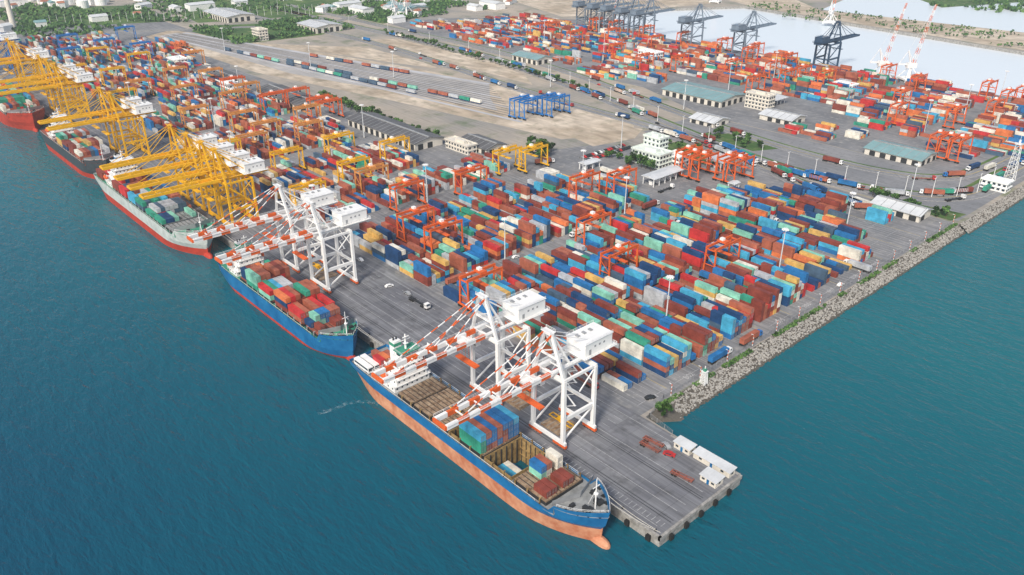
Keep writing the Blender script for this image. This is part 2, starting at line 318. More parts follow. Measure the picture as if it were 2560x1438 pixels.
# ------------------------------------------------------------------ rock revetment
def rock(b,x,y,z,r,m):
    n=len(b.v); c=[]
    for sx in (-1,1):
        for sy in (-1,1):
            for sz in (-1,1): c.append((x+sx*r*R.uniform(.5,1.1),y+sy*r*R.uniform(.5,1.1),z+sz*r*R.uniform(.4,.8)))
    b.v+=c
    b.f+=[(n,n+1,n+3,n+2),(n+4,n+6,n+7,n+5),(n,n+4,n+5,n+1),(n+2,n+3,n+7,n+6),(n,n+2,n+6,n+4),(n+1,n+5,n+7,n+3)]; b.m+=[m]*6
b=MB(); sl=MB()
def slope(x0,x1,yt,yb0,yb1):
    sl.quad((x0,yt,.02),(x0,yb0,-5),(x1,yb1,-5),(x1,yt,.02))
    n=int((x1-x0)*(yt-yb0)*3)
    for _ in range(n):
        x=R.uniform(x0,x1); yb=yb0+(yb1-yb0)*(x-x0)/(x1-x0); t=R.random(); y=yt+(yb-yt)*t; z=-5*t
        rock(b,x,y,z+.03,R.uniform(.2,.5),1 if z<-3.7 or R.random()<.2 else 0)
slope(50,62,46,44,35); slope(62,340,46.0,36.6,38); slope(340,470,44,36,36)
link('rock_revetment',b.build('rock_revetment',[M['rock'],M['rockdark']]),kind='stuff')
link('revetment_slope',sl.build('revetment_slope',[M['rockdark']]),kind='structure')
# ------------------------------------------------------------------ containers
CONT=[]
def pick(W): return R.choices(range(13),W)[0]
def block(cx,y0,y1,W,hm,rows=6,fill=.93,xo=-1.35,two=.18,tag='yard',wild=1.0):
    nb=int((y1-y0)/13.1)
    h=[[0]*nb for _ in range(rows)]
    for j in range(nb):
        base=hm+noise.noise(Vector((cx*.03,(y0+j*13)*.02,3)))*2.6+R.uniform(-1.0,.9)*wild
        gap=R.random()>fill
        for i in range(rows):
            v=int(round(base+R.uniform(-1.3,.9))); h[i][j]=0 if gap and R.random()<.8 else max(0 if R.random()<.25 else 1,min(5,v))
    for i in range(rows):
        c=pick(W)
        for j in range(nb):
            x=cx+xo-(rows-1)*1.45+i*2.9; yc=y0+6.3+j*13.1+R.uniform(-.08,.08); tw=R.random()<two
            for l in range(h[i][j]):
                if R.random()<.7: c=pick(W)
                vis=(l==h[i][j]-1) or i==0 or l>=h[i-1][j] or j==0 or l>=h[i][j-1]
                back=i==rows-1 or l>=h[i+1][j] or j==nb-1 or l>=h[i][j+1]
                if vis or back:
                    dx=R.uniform(-.05,.05)
                    if tw:
                        CONT.append((x+dx,yc-3.12,l*2.6,20,c,tag,vis)); CONT.append((x,yc+3.12,l*2.6,20,pick(W),tag,vis))
                    else: CONT.append((x+dx,yc,l*2.6,40,c,tag,vis))
for k,cx in enumerate(BX):
    if k<=8: block(cx,57 if k else 62,180,W_NEAR,2.9 if k else 2.2,fill=.94)
    elif k==9: block(cx,72,178,W_NEAR,2.9)
    else: block(cx,98,172,W_NEAR,3.2)
    if k<=6: block(cx,192,282 if k<5 else 262,W_NEAR,2.8,fill=.92)
block(226,192,232,W_NEAR,2.6,4)
block(312,74,100,[3,3,2,3,2,6,1,5,1,8,2,1,2],1.2,4,.7)
block(216,252,280,[0,0,0,0,0,0,0,0,1,12,4,0,0],2.0,5); block(240,236,262,[0,0,0,0,0,0,0,0,1,12,4,0,0],1.6,3)
for k in range(6): block(BX[k],298,346,W_MID,2.8,fill=.88)
block(BX[6]-4,300,345,W_MID,2.2,5)
for (a,b_,kn) in ((352,430,5),(440,530,5),(545,635,5),(645,735,5),(750,850,6),(862,960,7),(970,1050,5)):
    for k in range(kn): block(BX[k],a,b_,W_MID,2.7,fill=.84)
block(205,860,900,[1,3,1,0,0,0,0,0,2,1,0,9,0],3.6,6)
FX=[532+23.6*k for k in range(7)]
for (a,b_) in ((62,140),(150,230),(240,330),(340,430),(440,530),(540,630),(640,720),(730,800)):
    for k,cx in enumerate(FX):
        if k<1 and 240<=a<440: continue
        block(cx,a,b_,W_FAR,2.3,fill=.8)
for (cx,a,b_) in ((508,64,120),(484,90,140),(508,130,200),(500,400,500),(500,520,620),(505,640,760),(480,440,500),(470,170,215),(445,185,225),(520,800,860),(550,800,850),(430,215,235)):
    block(cx,a,b_,W_FAR,2.0,fill=.75)
for t,(s0,s1) in ((.0,(.25,.8)),(.2,(.45,.95)),(.93,(.5,.8))):
    a=Vector((*lerp2((224,1000),(250,1004),t),0)); b_=Vector((*lerp2((302,400),(358,500),t),0)); n=int((b_-a).length*(s1-s0)/13.5)
    for i in range(n):
        if R.random()<.2: continue
        p=a.lerp(b_,s0+(s1-s0)*i/n); CONT.append((p.x,p.y,1.2,-40,R.choice([0,1,6,6,0,1,7,9,10,12,12,10]),'train',True,math.atan2(-(b_-a).x,(b_-a).y)))
def deckload(xc,y0,bays,B,W,z,hs,rows=None,big=40,tag='ship',skip=()):
    rows=rows or int((B-1)/2.52)
    y=y0
    for j in range(bays):
        h0=hs[j%len(hs)]; c=pick(W)
        hh=[max(0,h0-(1 if R.random()<.25 else 0)) for _ in range(rows)]
        for i in range(rows):
            if (j,i) in skip: continue
            for l in range(hh[i]):
                if R.random()<.6: c=pick(W)
                CONT.append((xc-(rows-1)*1.29+i*2.58,y+big*.3048/2,z+l*2.6,big,c,tag,True))
        y+=big*.3048+1.0+(3.2 if (j%2==1 and big==40) else 0)
# ------------------------------------------------------------------ ships
def hw_fn(L,B):
    def f(y):
        s=min(1,max(0,y/(.15*L))); v=B/2*(1-(1-s)**2.3)
        if y>L*.9: v*=1-.12*((y-L*.9)/(L*.1))**2
        return max(.12,v)
    return f
def ship(label,xc,ybow,L,B,zd,hullm,bootm,deckm,zb,holds,hatches,hm,castle=3.0,hatchm='rust'):
    f=hw_fn(L,B)
    e=link('container_ship',None,None,(xc,ybow,0),0,label=label,category='ship')
    n=44; us=[(i/n)**1.5 for i in range(n+1)]
    def top(y): return zd+1.1+(castle+1.4*(1-y/(.11*L)) if y<.11*L else (castle*max(0,1-(y-.11*L)/(1.2)) ))
    rows=[(-9,.03*L,L*.93,.5,2.2),(-4,.022*L,L*.965,.72,1.8),(zb,.018*L,L*.985,.86,1.45),((zb+zd)/2,.01*L,L,.95,1.2),(None,0,L,1,1)]
    b=MB(); g={}
    for j,(z,y0,y1,st,pw) in enumerate(rows):
        for i,u in enumerate(us):
            y=y0+(y1-y0)*u
            s=min(1,u/(.15*pw)); hw=B/2*(1-(1-s)**2.3)
            if u>.86: hw*=1-(1-st)*((u-.86)/.14)**1.5-.1*((u-.86)/.14)**2
            hw=max(.12,hw); zz=top(y) if z is None else z
            if i==0 and z is not None and z>0: zz=z+castle*.3
            g[i,j,0]=len(b.v); b.v.append((-hw,y,zz)); g[i,j,1]=len(b.v); b.v.append((hw,y,zz))
    for i in range(n):
        for j in range(4):
            m=1 if j<2 else 0
            b.f.append((g[i,j,0],g[i,j+1,0],g[i+1,j+1,0],g[i+1,j,0])); b.m.append(m)
            b.f.append((g[i,j,1],g[i+1,j,1],g[i+1,j+1,1],g[i,j+1,1])); b.m.append(m)
    for j in range(4):
        for i in (0,n): b.f.append((g[i,j,0],g[i,j,1],g[i,j+1,1],g[i,j+1,0])); b.m.append(1 if j<2 else 0)
    hull=link('hull',b.build('hull',[hullm,bootm]),e)
    q=MB(); rs=[.3,1.0,1.5,1.8,1.9,1.9]; ys=[-.006*L,-.003*L,.003*L,.012*L,.03*L,.06*L]
    for k in range(6):
        for a in range(12): an=6.2832*a/12; q.v.append((rs[k]*math.cos(an),ys[k],-3.9+1.25*rs[k]*math.sin(an)))
    for k in range(5):
        for a in range(12): c=(a+1)%12; q.f.append((k*12+a,k*12+c,k*12+12+c,k*12+12+a)); q.m.append(0)
    q.f.append(tuple(range(11,-1,-1))); q.m.append(0)
    link('bulbous_bow',q.build('bulbous_bow',[bootm]),e)
    d=MB(); bi=B/2-1.9
    ysb=sorted(set([.4+i*(L-.8)/44 for i in range(45)]+[v for h in holds for v in h]+[.11*L]))
    for a,c in zip(ysb[:-1],ysb[1:]):
        z=zd+castle if c<=.11*L+.01 else zd
        wa,wc=f(a)-.1,f(c)-.1; mid=(a+c)/2
        if any(h[0]<=mid<=h[1] for h in holds):
            d.quad((-wa,a,z),(-bi,a,z),(-bi,c,z),(-wc,c,z)); d.quad((bi,a,z),(wa,a,z),(wc,c,z),(bi,c,z))
        else: d.quad((-wa,a,z),(wa,a,z),(wc,c,z),(-wc,c,z))
    y=.11*L; d.quad((-f(y)+.1,y,zd),(f(y)-.1,y,zd),(f(y)-.1,y,zd+castle),(-f(y)+.1,y,zd+castle))
    link('deck',d.build('deck',[deckm]),e)
    for h in holds:
        q=MB(); z0=zd-11; t=1.5
        q.box(-bi,bi,h[0],h[1],z0-.3,z0,1)
        q.box(-bi-.25,-bi,h[0],h[1],z0,zd+t); q.box(bi,bi+.25,h[0],h[1],z0,zd+t); q.box(-bi,bi,h[0]-.25,h[0],z0,zd+t); q.box(-bi,bi,h[1],h[1]+.25,z0,zd+t)
        x=-bi+2.5
        while x<bi: q.box(x-.15,x+.15,h[0],h[0]+.35,z0,zd+1,1); q.box(x-.15,x+.15,h[1]-.35,h[1],z0,zd+1,1); x+=2.54
        yy=h[0]+1.2
        while yy<h[1]: q.box(bi-.3,bi,yy,yy+.2,z0,zd+1.2,1); yy+=2.4
        for zz in (zd-3,zd-6): q.box(bi-.5,bi,h[0],h[1],zz,zz+.3)
        link('open_hold',q.build('open_hold',[M['holdrust'],M['dark']]),e)
    for (a,c) in hatches:
        q=MB(); hw=min(bi,f(a)-1.2)
        q.box(-hw-.15,hw+.15,a-.1,c+.1,zd,zd+1.1,1)
        for i in range(3):
            x0=-hw+i*2*hw/3
            for jj in range(2):
                ya,yc=a+(c-a)*jj/2,a+(c-a)*(jj+1)/2
                q.box(x0+.16,x0+2*hw/3-.16,ya+.14,yc-.14,zd+1.1,zd+1.75)
                for k in range(3): xx=x0+(k+.7)*2*hw/9; q.box(xx,xx+.22,ya+.3,yc-.3,zd+1.75,zd+1.85,1)
        link('hatch_cover',q.build('hatch_cover',[M[hatchm],M['dark']]),e)
    for s in (-1,1):
        q=MB(); q.beam((-s*.9,0,2.4),(s*0,0,2.4),.3,.3); q.beam((0,0,0),(0,0,2.4),.35,.35); pm=q.build('lashing_post',[hm])
        for yy in range(int(.16*L),int(.74*L),6): link('lashing_post',pm,e,(s*(f(yy)-.9),yy,zd))
        q=MB(); ys_=[.17*L+i*(.78*L)/30 for i in range(31)]
        for a,c in zip(ys_[:-1],ys_[1:]): q.rail((s*(f(a)-.25),a,zd+.02),(s*(f(c)-.25),c,zd+.02),1.5,0,.1,3)
        link('deck_railing',q.build('deck_railing',[M['white']]),e)
    zc=zd+castle
    for s in (-1,1):
        q=MB(); q.cbox(0,0,0,1.4,2.6,1.2); q.wheel(0,-1.3,.8,.8,2.2); q.box(-1.8,1.8,-.2,.2,.3,.7); link('anchor_winch',q.build('anchor_winch',[M['dark']]),e,(s*2.6,.055*L,zc))
        q=MB(); q.cbox(0,0,0,2.4,1.2,.4); q.wheel(0,0,.8,.6,1.6); link('mooring_winch',q.build('mooring_winch',[M['dark']]),e,(s*5,.085*L,zc))
        for yy in (.02,.04,.06,.085):
            q=MB(); q.cyl(0,0,0,.9,.28,8); q.cbox(0,0,0,1,1.6,.12); link('mooring_bitt',q.build('mooring_bitt',[M['dark']]),e,(s*(f(yy*L)-1.1),yy*L,zc))
        q=MB(); pr=None
        for k in range(9):
            yy=.003*L+k*.0125*L; c=Vector((s*(f(yy)-.15),yy,top(yy)))
            if pr is not None: q.rail(pr,c,1.0,0,.09,1.5)
            pr=c
        link('bow_railing',q.build('bow_railing',[M['white']]),e)
    q=MB(); q.cyl(0,0,0,12,.28,8,0,.14); q.beam((-1.6,0,9),(1.6,0,9),.2); q.cyl(0,0,6,6.3,.8,8,0); q.beam((0,0,8),(0,3,0),.12)
    link('foremast',q.build('foremast',[M['white']]),e,(0,.045*L,zc))
    q=MB(); yb=.118*L; hwb=f(yb)-.4
    q.quad((-hwb,yb,zc),(0,yb-3.4,zc),(0,yb-3.9,zc+3),(-hwb,yb-.5,zc+2.6)); q.quad((0,yb-3.4,zc),(hwb,yb,zc),(hwb,yb-.5,zc+2.6),(0,yb-3.9,zc+3))
    link('breakwater',q.build('breakwater',[M['grey']]),e)
    return e,f
def superstructure(e,y,B,zd,tiers,depth=11,greentop=False):
    q=MB(); wd=B-4
    wa=MB(); wa.box(-.35,.35,-.05,0,0,.7); wa=wa.build('window',[M['glass']]); wb=MB(); wb.box(-.05,0,-.35,.35,0,.7); wb=wb.build('window',[M['glass']])
    for t in range(tiers):
        ww=wd-(2.2*t if t<tiers-1 else 2.2*(t-1)); dd=depth-.9*t; z=zd+t*2.7
        q.box(-ww/2,ww/2,y,y+dd,z,z+2.55); q.box(-ww/2-.5,ww/2+.5,y-.6,y+dd+1.0,z+2.55,z+2.7,1 if t==tiers-1 else 0)
        q.rail((-ww/2-.4,y-.5,z+2.7),(ww/2+.4,y-.5,z+2.7),1,0,.07); q.rail((-ww/2-.4,y-.5,z+2.7),(-ww/2-.4,y+dd+.9,z+2.7),1,0,.07); q.rail((ww/2+.4,y-.5,z+2.7),(ww/2+.4,y+dd+.9,z+2.7),1,0,.07)
        if t<tiers-1:
            n=int(ww/2.4)
            for i in range(n): link('window',wa,e,(-ww/2+(i+.5)*ww/n,y-.01,z+1.1))
            n=int(dd/2.6)
            for i in range(n): link('window',wb,e,(-ww/2-.01,y+(i+.5)*dd/n,z+1.1))
    z=zd+(tiers-1)*2.7; ww=wd-2.2*(tiers-2)
    w=MB(); w.box(-ww/2-.05,ww/2-.3,y-.06,y-.01,z+1.1,z+2.1); w.box(-ww/2-.06,-ww/2-.01,y-.01,y+depth-.9*tiers,z+1.1,z+2.1)
    link('bridge_window',w.build('bridge_window',[M['glass']]),e)
    q.box(-B/2,B/2,y+.6,y+3,z-.14,z+.1,0)
    for s in (-1,1): q.box(s*B/2-(.12 if s>0 else 0),s*B/2+(.12 if s<0 else 0),y+.6,y+3,z+.1,z+1.2); q.box(min(s*ww/2,s*B/2),max(s*ww/2,s*B/2),y+.6,y+.7,z+.1,z+1.2)
    link('superstructure',q.build('superstructure',[M['white'],M['deckgreen'] if greentop else M['white']]),e)
    z2=z+2.7; q=MB(); q.cyl(0,y+3,z2,z2+6.5,.5,8,0,.3); q.beam((-2.4,y+3,z2+4),(2.4,y+3,z2+4),.25); q.beam((-1.4,y+2.6,z2+5.4),(1.4,y+2.6,z2+5.4),.5,.25); q.cbox(0,y+3,z2+2.4,1.8,1.8,.15)
    link('radar_mast',q.build('radar_mast',[M['white']]),e)
    q=MB(); q.box(-1.7,1.7,y+depth-.2,y+depth+3.2,zd,z2+.6,0); q.box(-1.75,1.75,y+depth-.25,y+depth+3.25,z2-1.6,z2-.2,1); q.cyl(-.7,y+depth+1.6,z2+.6,z2+2.0,.35,8,2); q.cyl(.7,y+depth+1.6,z2+.6,z2+1.7,.35,8,2)
    link('funnel',q.build('funnel',[M['white'],M['deckgreen'] if greentop else M['hullblue'],M['dark']]),e)
    for s in (-1,1):
        q=MB(); x=s*(B/2-1.1); zz=zd+5.2
        prof=[(-1,.4),(-.7,0),(.7,0),(1,.4),(1,1.2),(.6,1.9),(-.6,1.9),(-1,1.2)]
        for (ya,yb_,k) in ((y+3,y+4.2,.55),(y+4.2,y+8,1),(y+8,y+9.2,.55)):
            q.xprism([(x+p*k,zz+(r-.9)*k+.9) for p,r in prof],ya,yb_)
        q.beam((x,y+4,zz-3),(x,y+4,zz+2.6),.2,.2,1); q.beam((x,y+8,zz-3),(x,y+8,zz+2.6),.2,.2,1)
        link('lifeboat',q.build('lifeboat',[M['orangered'],M['white']]),e)
Y1=11; L1=139
e,f=ship('blue hulled feeder container ship with open rusty hold at the quay',-12.4,Y1,L1,21,5.2,M['hullblue'],M['bootorange'],M['deckgrey'],1.9,[(37,51),(65.5,71)],[(20,35.6),(52,64.8),(72,82),(83,93.5),(94.5,104)],M['holdrust'])
superstructure(e,106.5,21,5.2,6,9,greentop=True)
zt=5.2+1.75
deckload(-12.4,Y1+20.8,1,21,[5,3,0,0,6,8,0,3,0,2,3,3,0],zt,[1],rows=6,big=20,skip=((0,2),(0,5))); deckload(-12.4,Y1+28.6,1,21,[8,4,0,0,9,6,0,4,0,5,3,3,0],zt,[2],rows=6,big=20,skip=((0,4),(0,0),(0,1)))
deckload(-12.4,Y1+37.5,1,19,[8,4,0,0,9,6,0,4,0,5,3,3,0],-4.5,[2],rows=3,big=40)
deckload(-12.4,Y1+52.5,1,21,[4,3,0,2,12,10,1,6,0,1,1,0,0],zt,[3],rows=7)
deckload(-12.4,Y1+123,1,21,[6,9,4,3,2,1,0,0,0,1,0,2,0],5.3,[2],rows=7,big=20,skip=((0,0),(0,1)))
deckload(-12.4,Y1+130.5,1,17,[6,9,2,3,5,1,0,0,0,1,0,2,0],5.3,[1],rows=4,big=20)
Y2=161; L2=120
e,f=ship('bright blue feeder container ship loaded with mixed containers at the quay',-12.6,Y2,L2,20,4.2,M['hullblue'],M['bootred'],M['deckgreen'],-2.6,[],[(17,28),(30,42.5),(43.5,56),(60,72.5),(73.5,86),(88,95)],M['grey'],hatchm='deckred')
superstructure(e,99,20,4.2,5,9,greentop=True)
WS=[14,12,6,4,3,1,4,2,0,1,1,1,1]
deckload(-12.6,Y2+17,1,15,W_NEAR,4.2+1.75,[1],rows=5,big=20); deckload(-12.6,Y2+23.5,1,19,[1,1,1,6,9,5,0,4,0,1,0,0,2],5.95,[2],rows=6,big=20)
deckload(-12.6,Y2+30,2,20,WS,5.95,[2,3],rows=7)
deckload(-12.6,Y2+60,2,20,WS,5.95,[2,3],rows=7)
deckload(-12.6,Y2+88,1,20,WS,5.95,[2],rows=6,big=20)
Y3=309; L3=160
WG=[3,3,2,4,3,2,5,5,0,1,8,0,8]
e,f=ship('pale grey container ship with red bottom stacked with containers',-14.5,Y3,L3,25,6.5,M['hullgrey'],M['bootred'],M['deckgreen'],.6,[],[(22,34),(36,48),(49,61),(65,77),(78,90),(94,106),(107,119)],M['grey'],hatchm='deckgrey')
superstructure(e,124,25,6.5,6,11)
deckload(-14.5,Y3+36,2,25,WG,8.2,[1,2]); deckload(-14.5,Y3+65,2,25,WG,8.2,[2,2]); deckload(-14.5,Y3+94,2,25,[8,9,4,3,2,1,1,1,0,1,2,1,1],8.2,[2,3]); deckload(-14.5,Y3+143,1,22,W_MID,6.6,[2])
for (yb,L,B,hm_,bm,nm) in ((478,132,22,'hulldark','bootred','dark hulled container ship with red bottom under yellow cranes'),(648,185,30,'bootred','bootred','red hulled container ship stacked with green containers'),(850,190,30,'hullblue','bootred','dark blue container ship at the far berth'),(1060,150,28,'hulldark','bootred','dark container ship at the far berth')):
    e,f=ship(nm,-2.5-B/2,yb,L,B,6.5,M[hm_],M[bm],M['deckred'],0,[],[(.18*L,.7*L)],M['grey'],hatchm='deckred')
    superstructure(e,.74*L,B,6.5,6,11)
    deckload(-2.5-B/2,yb+.18*L,int(.5*L/15),B,W_MID if yb!=648 else [5,6,3,4,3,2,12,6,1,3,1,1,1],8.2,[2,3,2,3])
# ------------------------------------------------------------------ build containers
def container_mesh(L,m):
    b=MB(); h=L/2; w=1.22; H=2.59
    for sx in (-1,1):
        for sy in (-1,1): x=sx*(w-.08); y=sy*(h-.08); b.box(x-.08,x+.08,y-.08,y+.08,0,H)
    for sx in (-1,1): x=sx*(w-.06); b.box(x-.06,x+.06,-h+.16,h-.16,0,.16); b.box(x-.06,x+.06,-h+.16,h-.16,H-.1,H)
    for sy in (-1,1): y=sy*(h-.06); b.box(-w+.16,w-.16,y-.06,y+.06,0,.16); b.box(-w+.16,w-.16,y-.06,y+.06,H-.12,H)
    n=int(L*1.6); st=(L-.32)/n
    for sx in (-1,1):
        b0=len(b.v)
        for i in range(n+1):
            x=sx*(w-(.03 if i%2 else .1)); y=-h+.16+i*st; b.v+=[(x,y,.16),(x,y,H-.1)]
        for i in range(n): a=b0+2*i; b.f.append((a,a+2,a+3,a+1) if sx>0 else (a,a+1,a+3,a+2)); b.m.append(0)
    b.quad((-w+.12,-h+.12,H-.03),(w-.12,-h+.12,H-.03),(w-.12,h-.12,H-.03),(-w+.12,h-.12,H-.03))
    b.quad((-w+.1,h-.08,.1),(-w+.1,h-.08,H-.1),(w-.1,h-.08,H-.1),(w-.1,h-.08,.1)); b.box(-w+.1,w-.1,-h+.1,h-.1,.02,.1)
    body=b.build('container_body',[m])
    b=MB(); y=-h+.07
    for s in (-1,1):
        b.box(.02 if s>0 else -w+.16,w-.16 if s>0 else -.02,y,y+.06,.16,H-.12)
        for k in (.35,.8): b.box(s*k-.03,s*k+.03,y-.05,y-.01,.1,H-.1,1); b.box(s*k-.12,s*k+.12,y-.04,y-.01,1.0,1.15,1)
    door=b.build('container_door',[m,M['grey']])
    return body,door
CMESH={}
def dist(c): return (Vector((c[0],c[1],c[2]))-CAM).length
vis=[c for c in CONT if c[6]]; vis.sort(key=dist)
near=vis[:296]; seen=set(id(c) for c in near)
grp={'yard':'shipping containers stacked in the yard','ship':'shipping containers loaded on ships','train':'containers on rail wagons'}
for c in near:
    key=(c[3],c[4])
    if key not in CMESH: CMESH[key]=container_mesh(12.19 if c[3]==40 else 6.06,CM[c[4]])
    body,door=CMESH[key]
    o=single('shipping_container',body,(c[0],c[1],c[2]+.03),0,'%s %s steel shipping container %s'%(PAL[c[4]][0],'long' if c[3]==40 else 'short','in a yard stack' if c[5]=='yard' else 'on a ship deck'),'container',grp[c[5]])
    link('container_door',door,o)
st=MB()
for c in CONT:
    if id(c) in seen: continue
    if c[3]<0:
        a=c[7]; cx,cy=c[0],c[1]; d=Vector((-math.sin(a),math.cos(a),0))*6.1; p=Vector((cx,cy,c[2]+1.3)); st.beam(p-d,p+d,2.44,2.59,c[4]); st.beam(p-d+Vector((0,0,-1.9)),p+d+Vector((0,0,-1.9)),2.2,.6,3)
    else:
        h=(12.19 if c[3]==40 else 6.06)/2
        st.box(c[0]-1.22,c[0]+1.22,c[1]-h,c[1]+h,c[2]+.08,c[2]+2.6,c[4])
link('stacked_containers',st.build('stacked_containers',CM),kind='stuff')
# ------------------------------------------------------------------ ship-to-shore cranes
def sts(main,stripe,key,g=16.0,hb=8.0,zg=30.5,out=49,back=14,za=46.5,house='white',k_=1.0,det=True):
    P=[]; m0,m1=main,stripe
    class TB(MB):
        def beam(s,p,q,w,h=None,m=0): MB.beam(s,p,q,w*k_,(h or w)*k_,m)
    b=TB()
    for x in (0,g):
        for s in (-1,1): b.beam((x,s*hb,2.2),(x,s*hb*.96,zg-1.2),1.25,1.5)
        b.beam((x,-hb-1.5,2.4),(x,hb+1.5,2.4),1.0,1.3); b.beam((x,-hb*.96-.6,zg-1.2),(x,hb*.96+.6,zg-1.2),1.1,1.6)
    for s in (-1,1):
        y=s*hb*.98; b.beam((0,y,12.5),(g,y,12.5),1.0,1.5); b.beam((g,y,13.2),(0,s*hb*.96,zg-2.5),.7,.7)
        b.beam((0,s*hb*.96,zg-1.2),(g,s*hb*.96,zg-1.2),.8,1.1); b.beam((0,y,3.2),(g,y,11.8),.55,.55)
        b.beam((g*.5,y,21.5),(g,s*hb*.96,zg-2),.4,.4)
    b.beam((g,-hb*.98,12.5),(g,hb*.98,12.5),.8,1.1); b.beam((g,-hb*.97,zg-9),(g,hb*.97,zg-2),.4,.4)
    P.append(('portal_frame',b.build(key+'_portal_frame',[m0])))
    b=TB()
    for x in (0,g):
        for s in (-1,1):
            b.cbox(x,s*(hb-1.5),.6,1.1,6.5,1.0)
            for k in range(4): b.wheel(x,s*(hb-1.5)-2.4+k*1.6,.5,.48,.7,1)
    P.append(('travel_bogie',b.build(key+'_travel_bogie',[stripe,M['dark']])))
    b=TB()
    for s in (-1,1): b.beam((-2.5,s*3.1,zg+.6),(g+back,s*3.1,zg+.6),1.0,1.6)
    for x in range(-2,int(g+back),5): b.beam((x,-3.1,zg+1),(x,3.1,zg+1),.4,.45)
    b.beam((g+back,-3.8,zg+.6),(g+back,3.8,zg+.6),.7,1.2)
    for s in (-1,1):
        b.box(-2.5,g+back,s*3.9-.4,s*3.9+.4,zg+1.2,zg+1.27); b.rail((-2.5,s*4.3,zg+1.3),(g+back,s*4.3,zg+1.3),1.1,0,.1)
    P.append(('main_girder',b.build(key+'_main_girder',[m0])))
    b=TB()
    for s in (-1,1):
        b.striped((-2.6,s*2.9,zg+.6),(-out,s*2.9,zg+.6),1.15,1.8,4.8,0,1)
        if det:
            b.rail((-out,s*3.8,zg+1.3),(-2.6,s*3.8,zg+1.3),1.0,0,.09,4); b.box(-out,-2.6,s*3.6-.18,s*3.6+.18,zg+1.2,zg+1.28)
    for x in range(-out,-2,8): b.beam((x,-2.9,zg+.8),(x,2.9,zg+.8),.4,.45,0)
    b.beam((-out-.4,-3.4,zg+.6),(-out-.4,3.4,zg+.6),.8,1.4,1)
    P.append(('boom',b.build(key+'_boom',[m0,m1])))
    b=TB(); ap=(-1,za)
    for s in (-1,1):
        b.beam((0,s*hb*.9,zg-.5),(ap[0],s*1.8,za),1.0,1.1); b.beam((g*.45,s*3.1,zg+1.2),(ap[0]+.3,s*1.8,za-.4),.7,.8)
        b.beam((ap[0]+.3,s*1.8,za-.6),(g+1,s*3.1,zg+1.2),.4,.5); b.beam((-.4,s*hb*.54,zg+6.5),(g*.3,s*2.7,zg+5.5),.35,.35)
    b.beam((ap[0],-2.6,za),(ap[0],2.6,za),1.0,1.4); b.beam((-.4,-hb*.54,zg+6.5),(-.4,hb*.54,zg+6.5),.6,.7); b.cbox(ap[0],0,za+.6,2.6,5,.2); b.rail((ap[0]-1.2,-2.3,za+.8),(ap[0]-1.2,2.3,za+.8),1,0,.1); b.rail((ap[0]+1.2,-2.3,za+.8),(ap[0]+1.2,2.3,za+.8),1,0,.1)
    P.append(('apex_frame',b.build(key+'_apex_frame',[m0])))
    b=TB()
    for s in (-1,1):
        b.striped((ap[0],s*2,za),(-out*.45,s*2.9,zg+1.4),.32,.32,3.4,0,1); b.striped((ap[0],s*2,za),(-out*.88,s*2.9,zg+1.4),.32,.32,3.4,0,1)
        b.beam((ap[0],s*2,za),(g+back-1,s*3.1,zg+1.4),.24,.24,0)
    P.append(('boom_stay',b.build(key+'_boom_stay',[m0,m1])))
    b=MB(); x0=g-2.5; x1=g+back-2; z=zg+1.9
    b.box(x0,x1,-4.8,4.8,z,z+5.0,0); b.box(x0-.3,x1+.3,-5.1,5.1,z+5.0,z+5.2,0)
    for k in range(3): b.cbox(x0+2.4+k*3.4,1.6,z+5.2,1.2,1.6,.5,1)
    b.box(x0+2,x0+3.2,-4.85,-4.8,z,z+2.2,1)
    for k in range(3): b.box(x0+4.8+k*2.4,x0+5.7+k*2.4,-4.85,-4.8,z+2.4,z+3.2,1)
    b.box(x0-1.5,x1+1.5,-6.2,6.2,z-.3,z-.15,0)
    for s in (-1,1): b.rail((x0-1.4,s*6.1,z-.1),(x1+1.4,s*6.1,z-.1),1.1,0,.1)
    b.rail((x1+1.4,-6.1,z-.1),(x1+1.4,6.1,z-.1),1.1,0,.1); b.rail((x0,-5,z+5.2),(x1,-5,z+5.2),1,0,.08); b.rail((x0,5,z+5.2),(x1,5,z+5.2),1,0,.08)
    P.append(('machinery_house',b.build(key+'_machinery_house',[M[house],M['grey']])))
    b=MB(); tx=-9
    b.box(tx-3,tx+3,-3,3,zg-.9,zg-.3,0); b.box(tx+3.4,tx+5.8,-1.3,1.3,zg-3.8,zg-1.2,0); b.box(tx+3.3,tx+3.4,-1.1,1.1,zg-3.4,zg-1.8,1)
    for sx in (-2,2):
        for sy in (-1,1): b.beam((tx+sx*.8,sy,zg-1),(tx+sx*.8,sy,zg-9),.08,.08,2)
    b.box(tx-1.2,tx+1.2,-6,6,zg-9.6,zg-9,2)
    P.append(('trolley',b.build(key+'_trolley',[m0,M['glass'],m1])))
    b=MB(); x=g+1.6
    for k in range(10):
        z=2.4+k*2.7; ya,yb=(hb-5,hb-.5) if k%2 else (hb-.5,hb-5); b.beam((x,ya,z),(x,yb,z+2.7),.6,.12); b.box(x-.4,x+.4,yb-.4,yb+.4,z+2.6,z+2.7)
    P.append(('access_stair',b.build(key+'_access_stair',[m0])))
    return P
SW=sts(M['white'],M['orangered'],'white'); SY=sts(M['yellow'],M['yellow'],'yellow',hb=7.0,za=48,out=45,back=12,zg=30,k_=.86,det=False)
SG=sts(M['greycr'],M['greycr'],'grey',house='greycr',zg=29,za=47,out=46,g=22,det=False); SD=sts(M['darkcr'],M['darkcr'],'dark',house='darkcr',zg=29,za=48,out=48,g=22,k_=1.1,det=False); SB=sts(M['bluecr'],M['bluecr'],'blue',k_=.9,det=False)
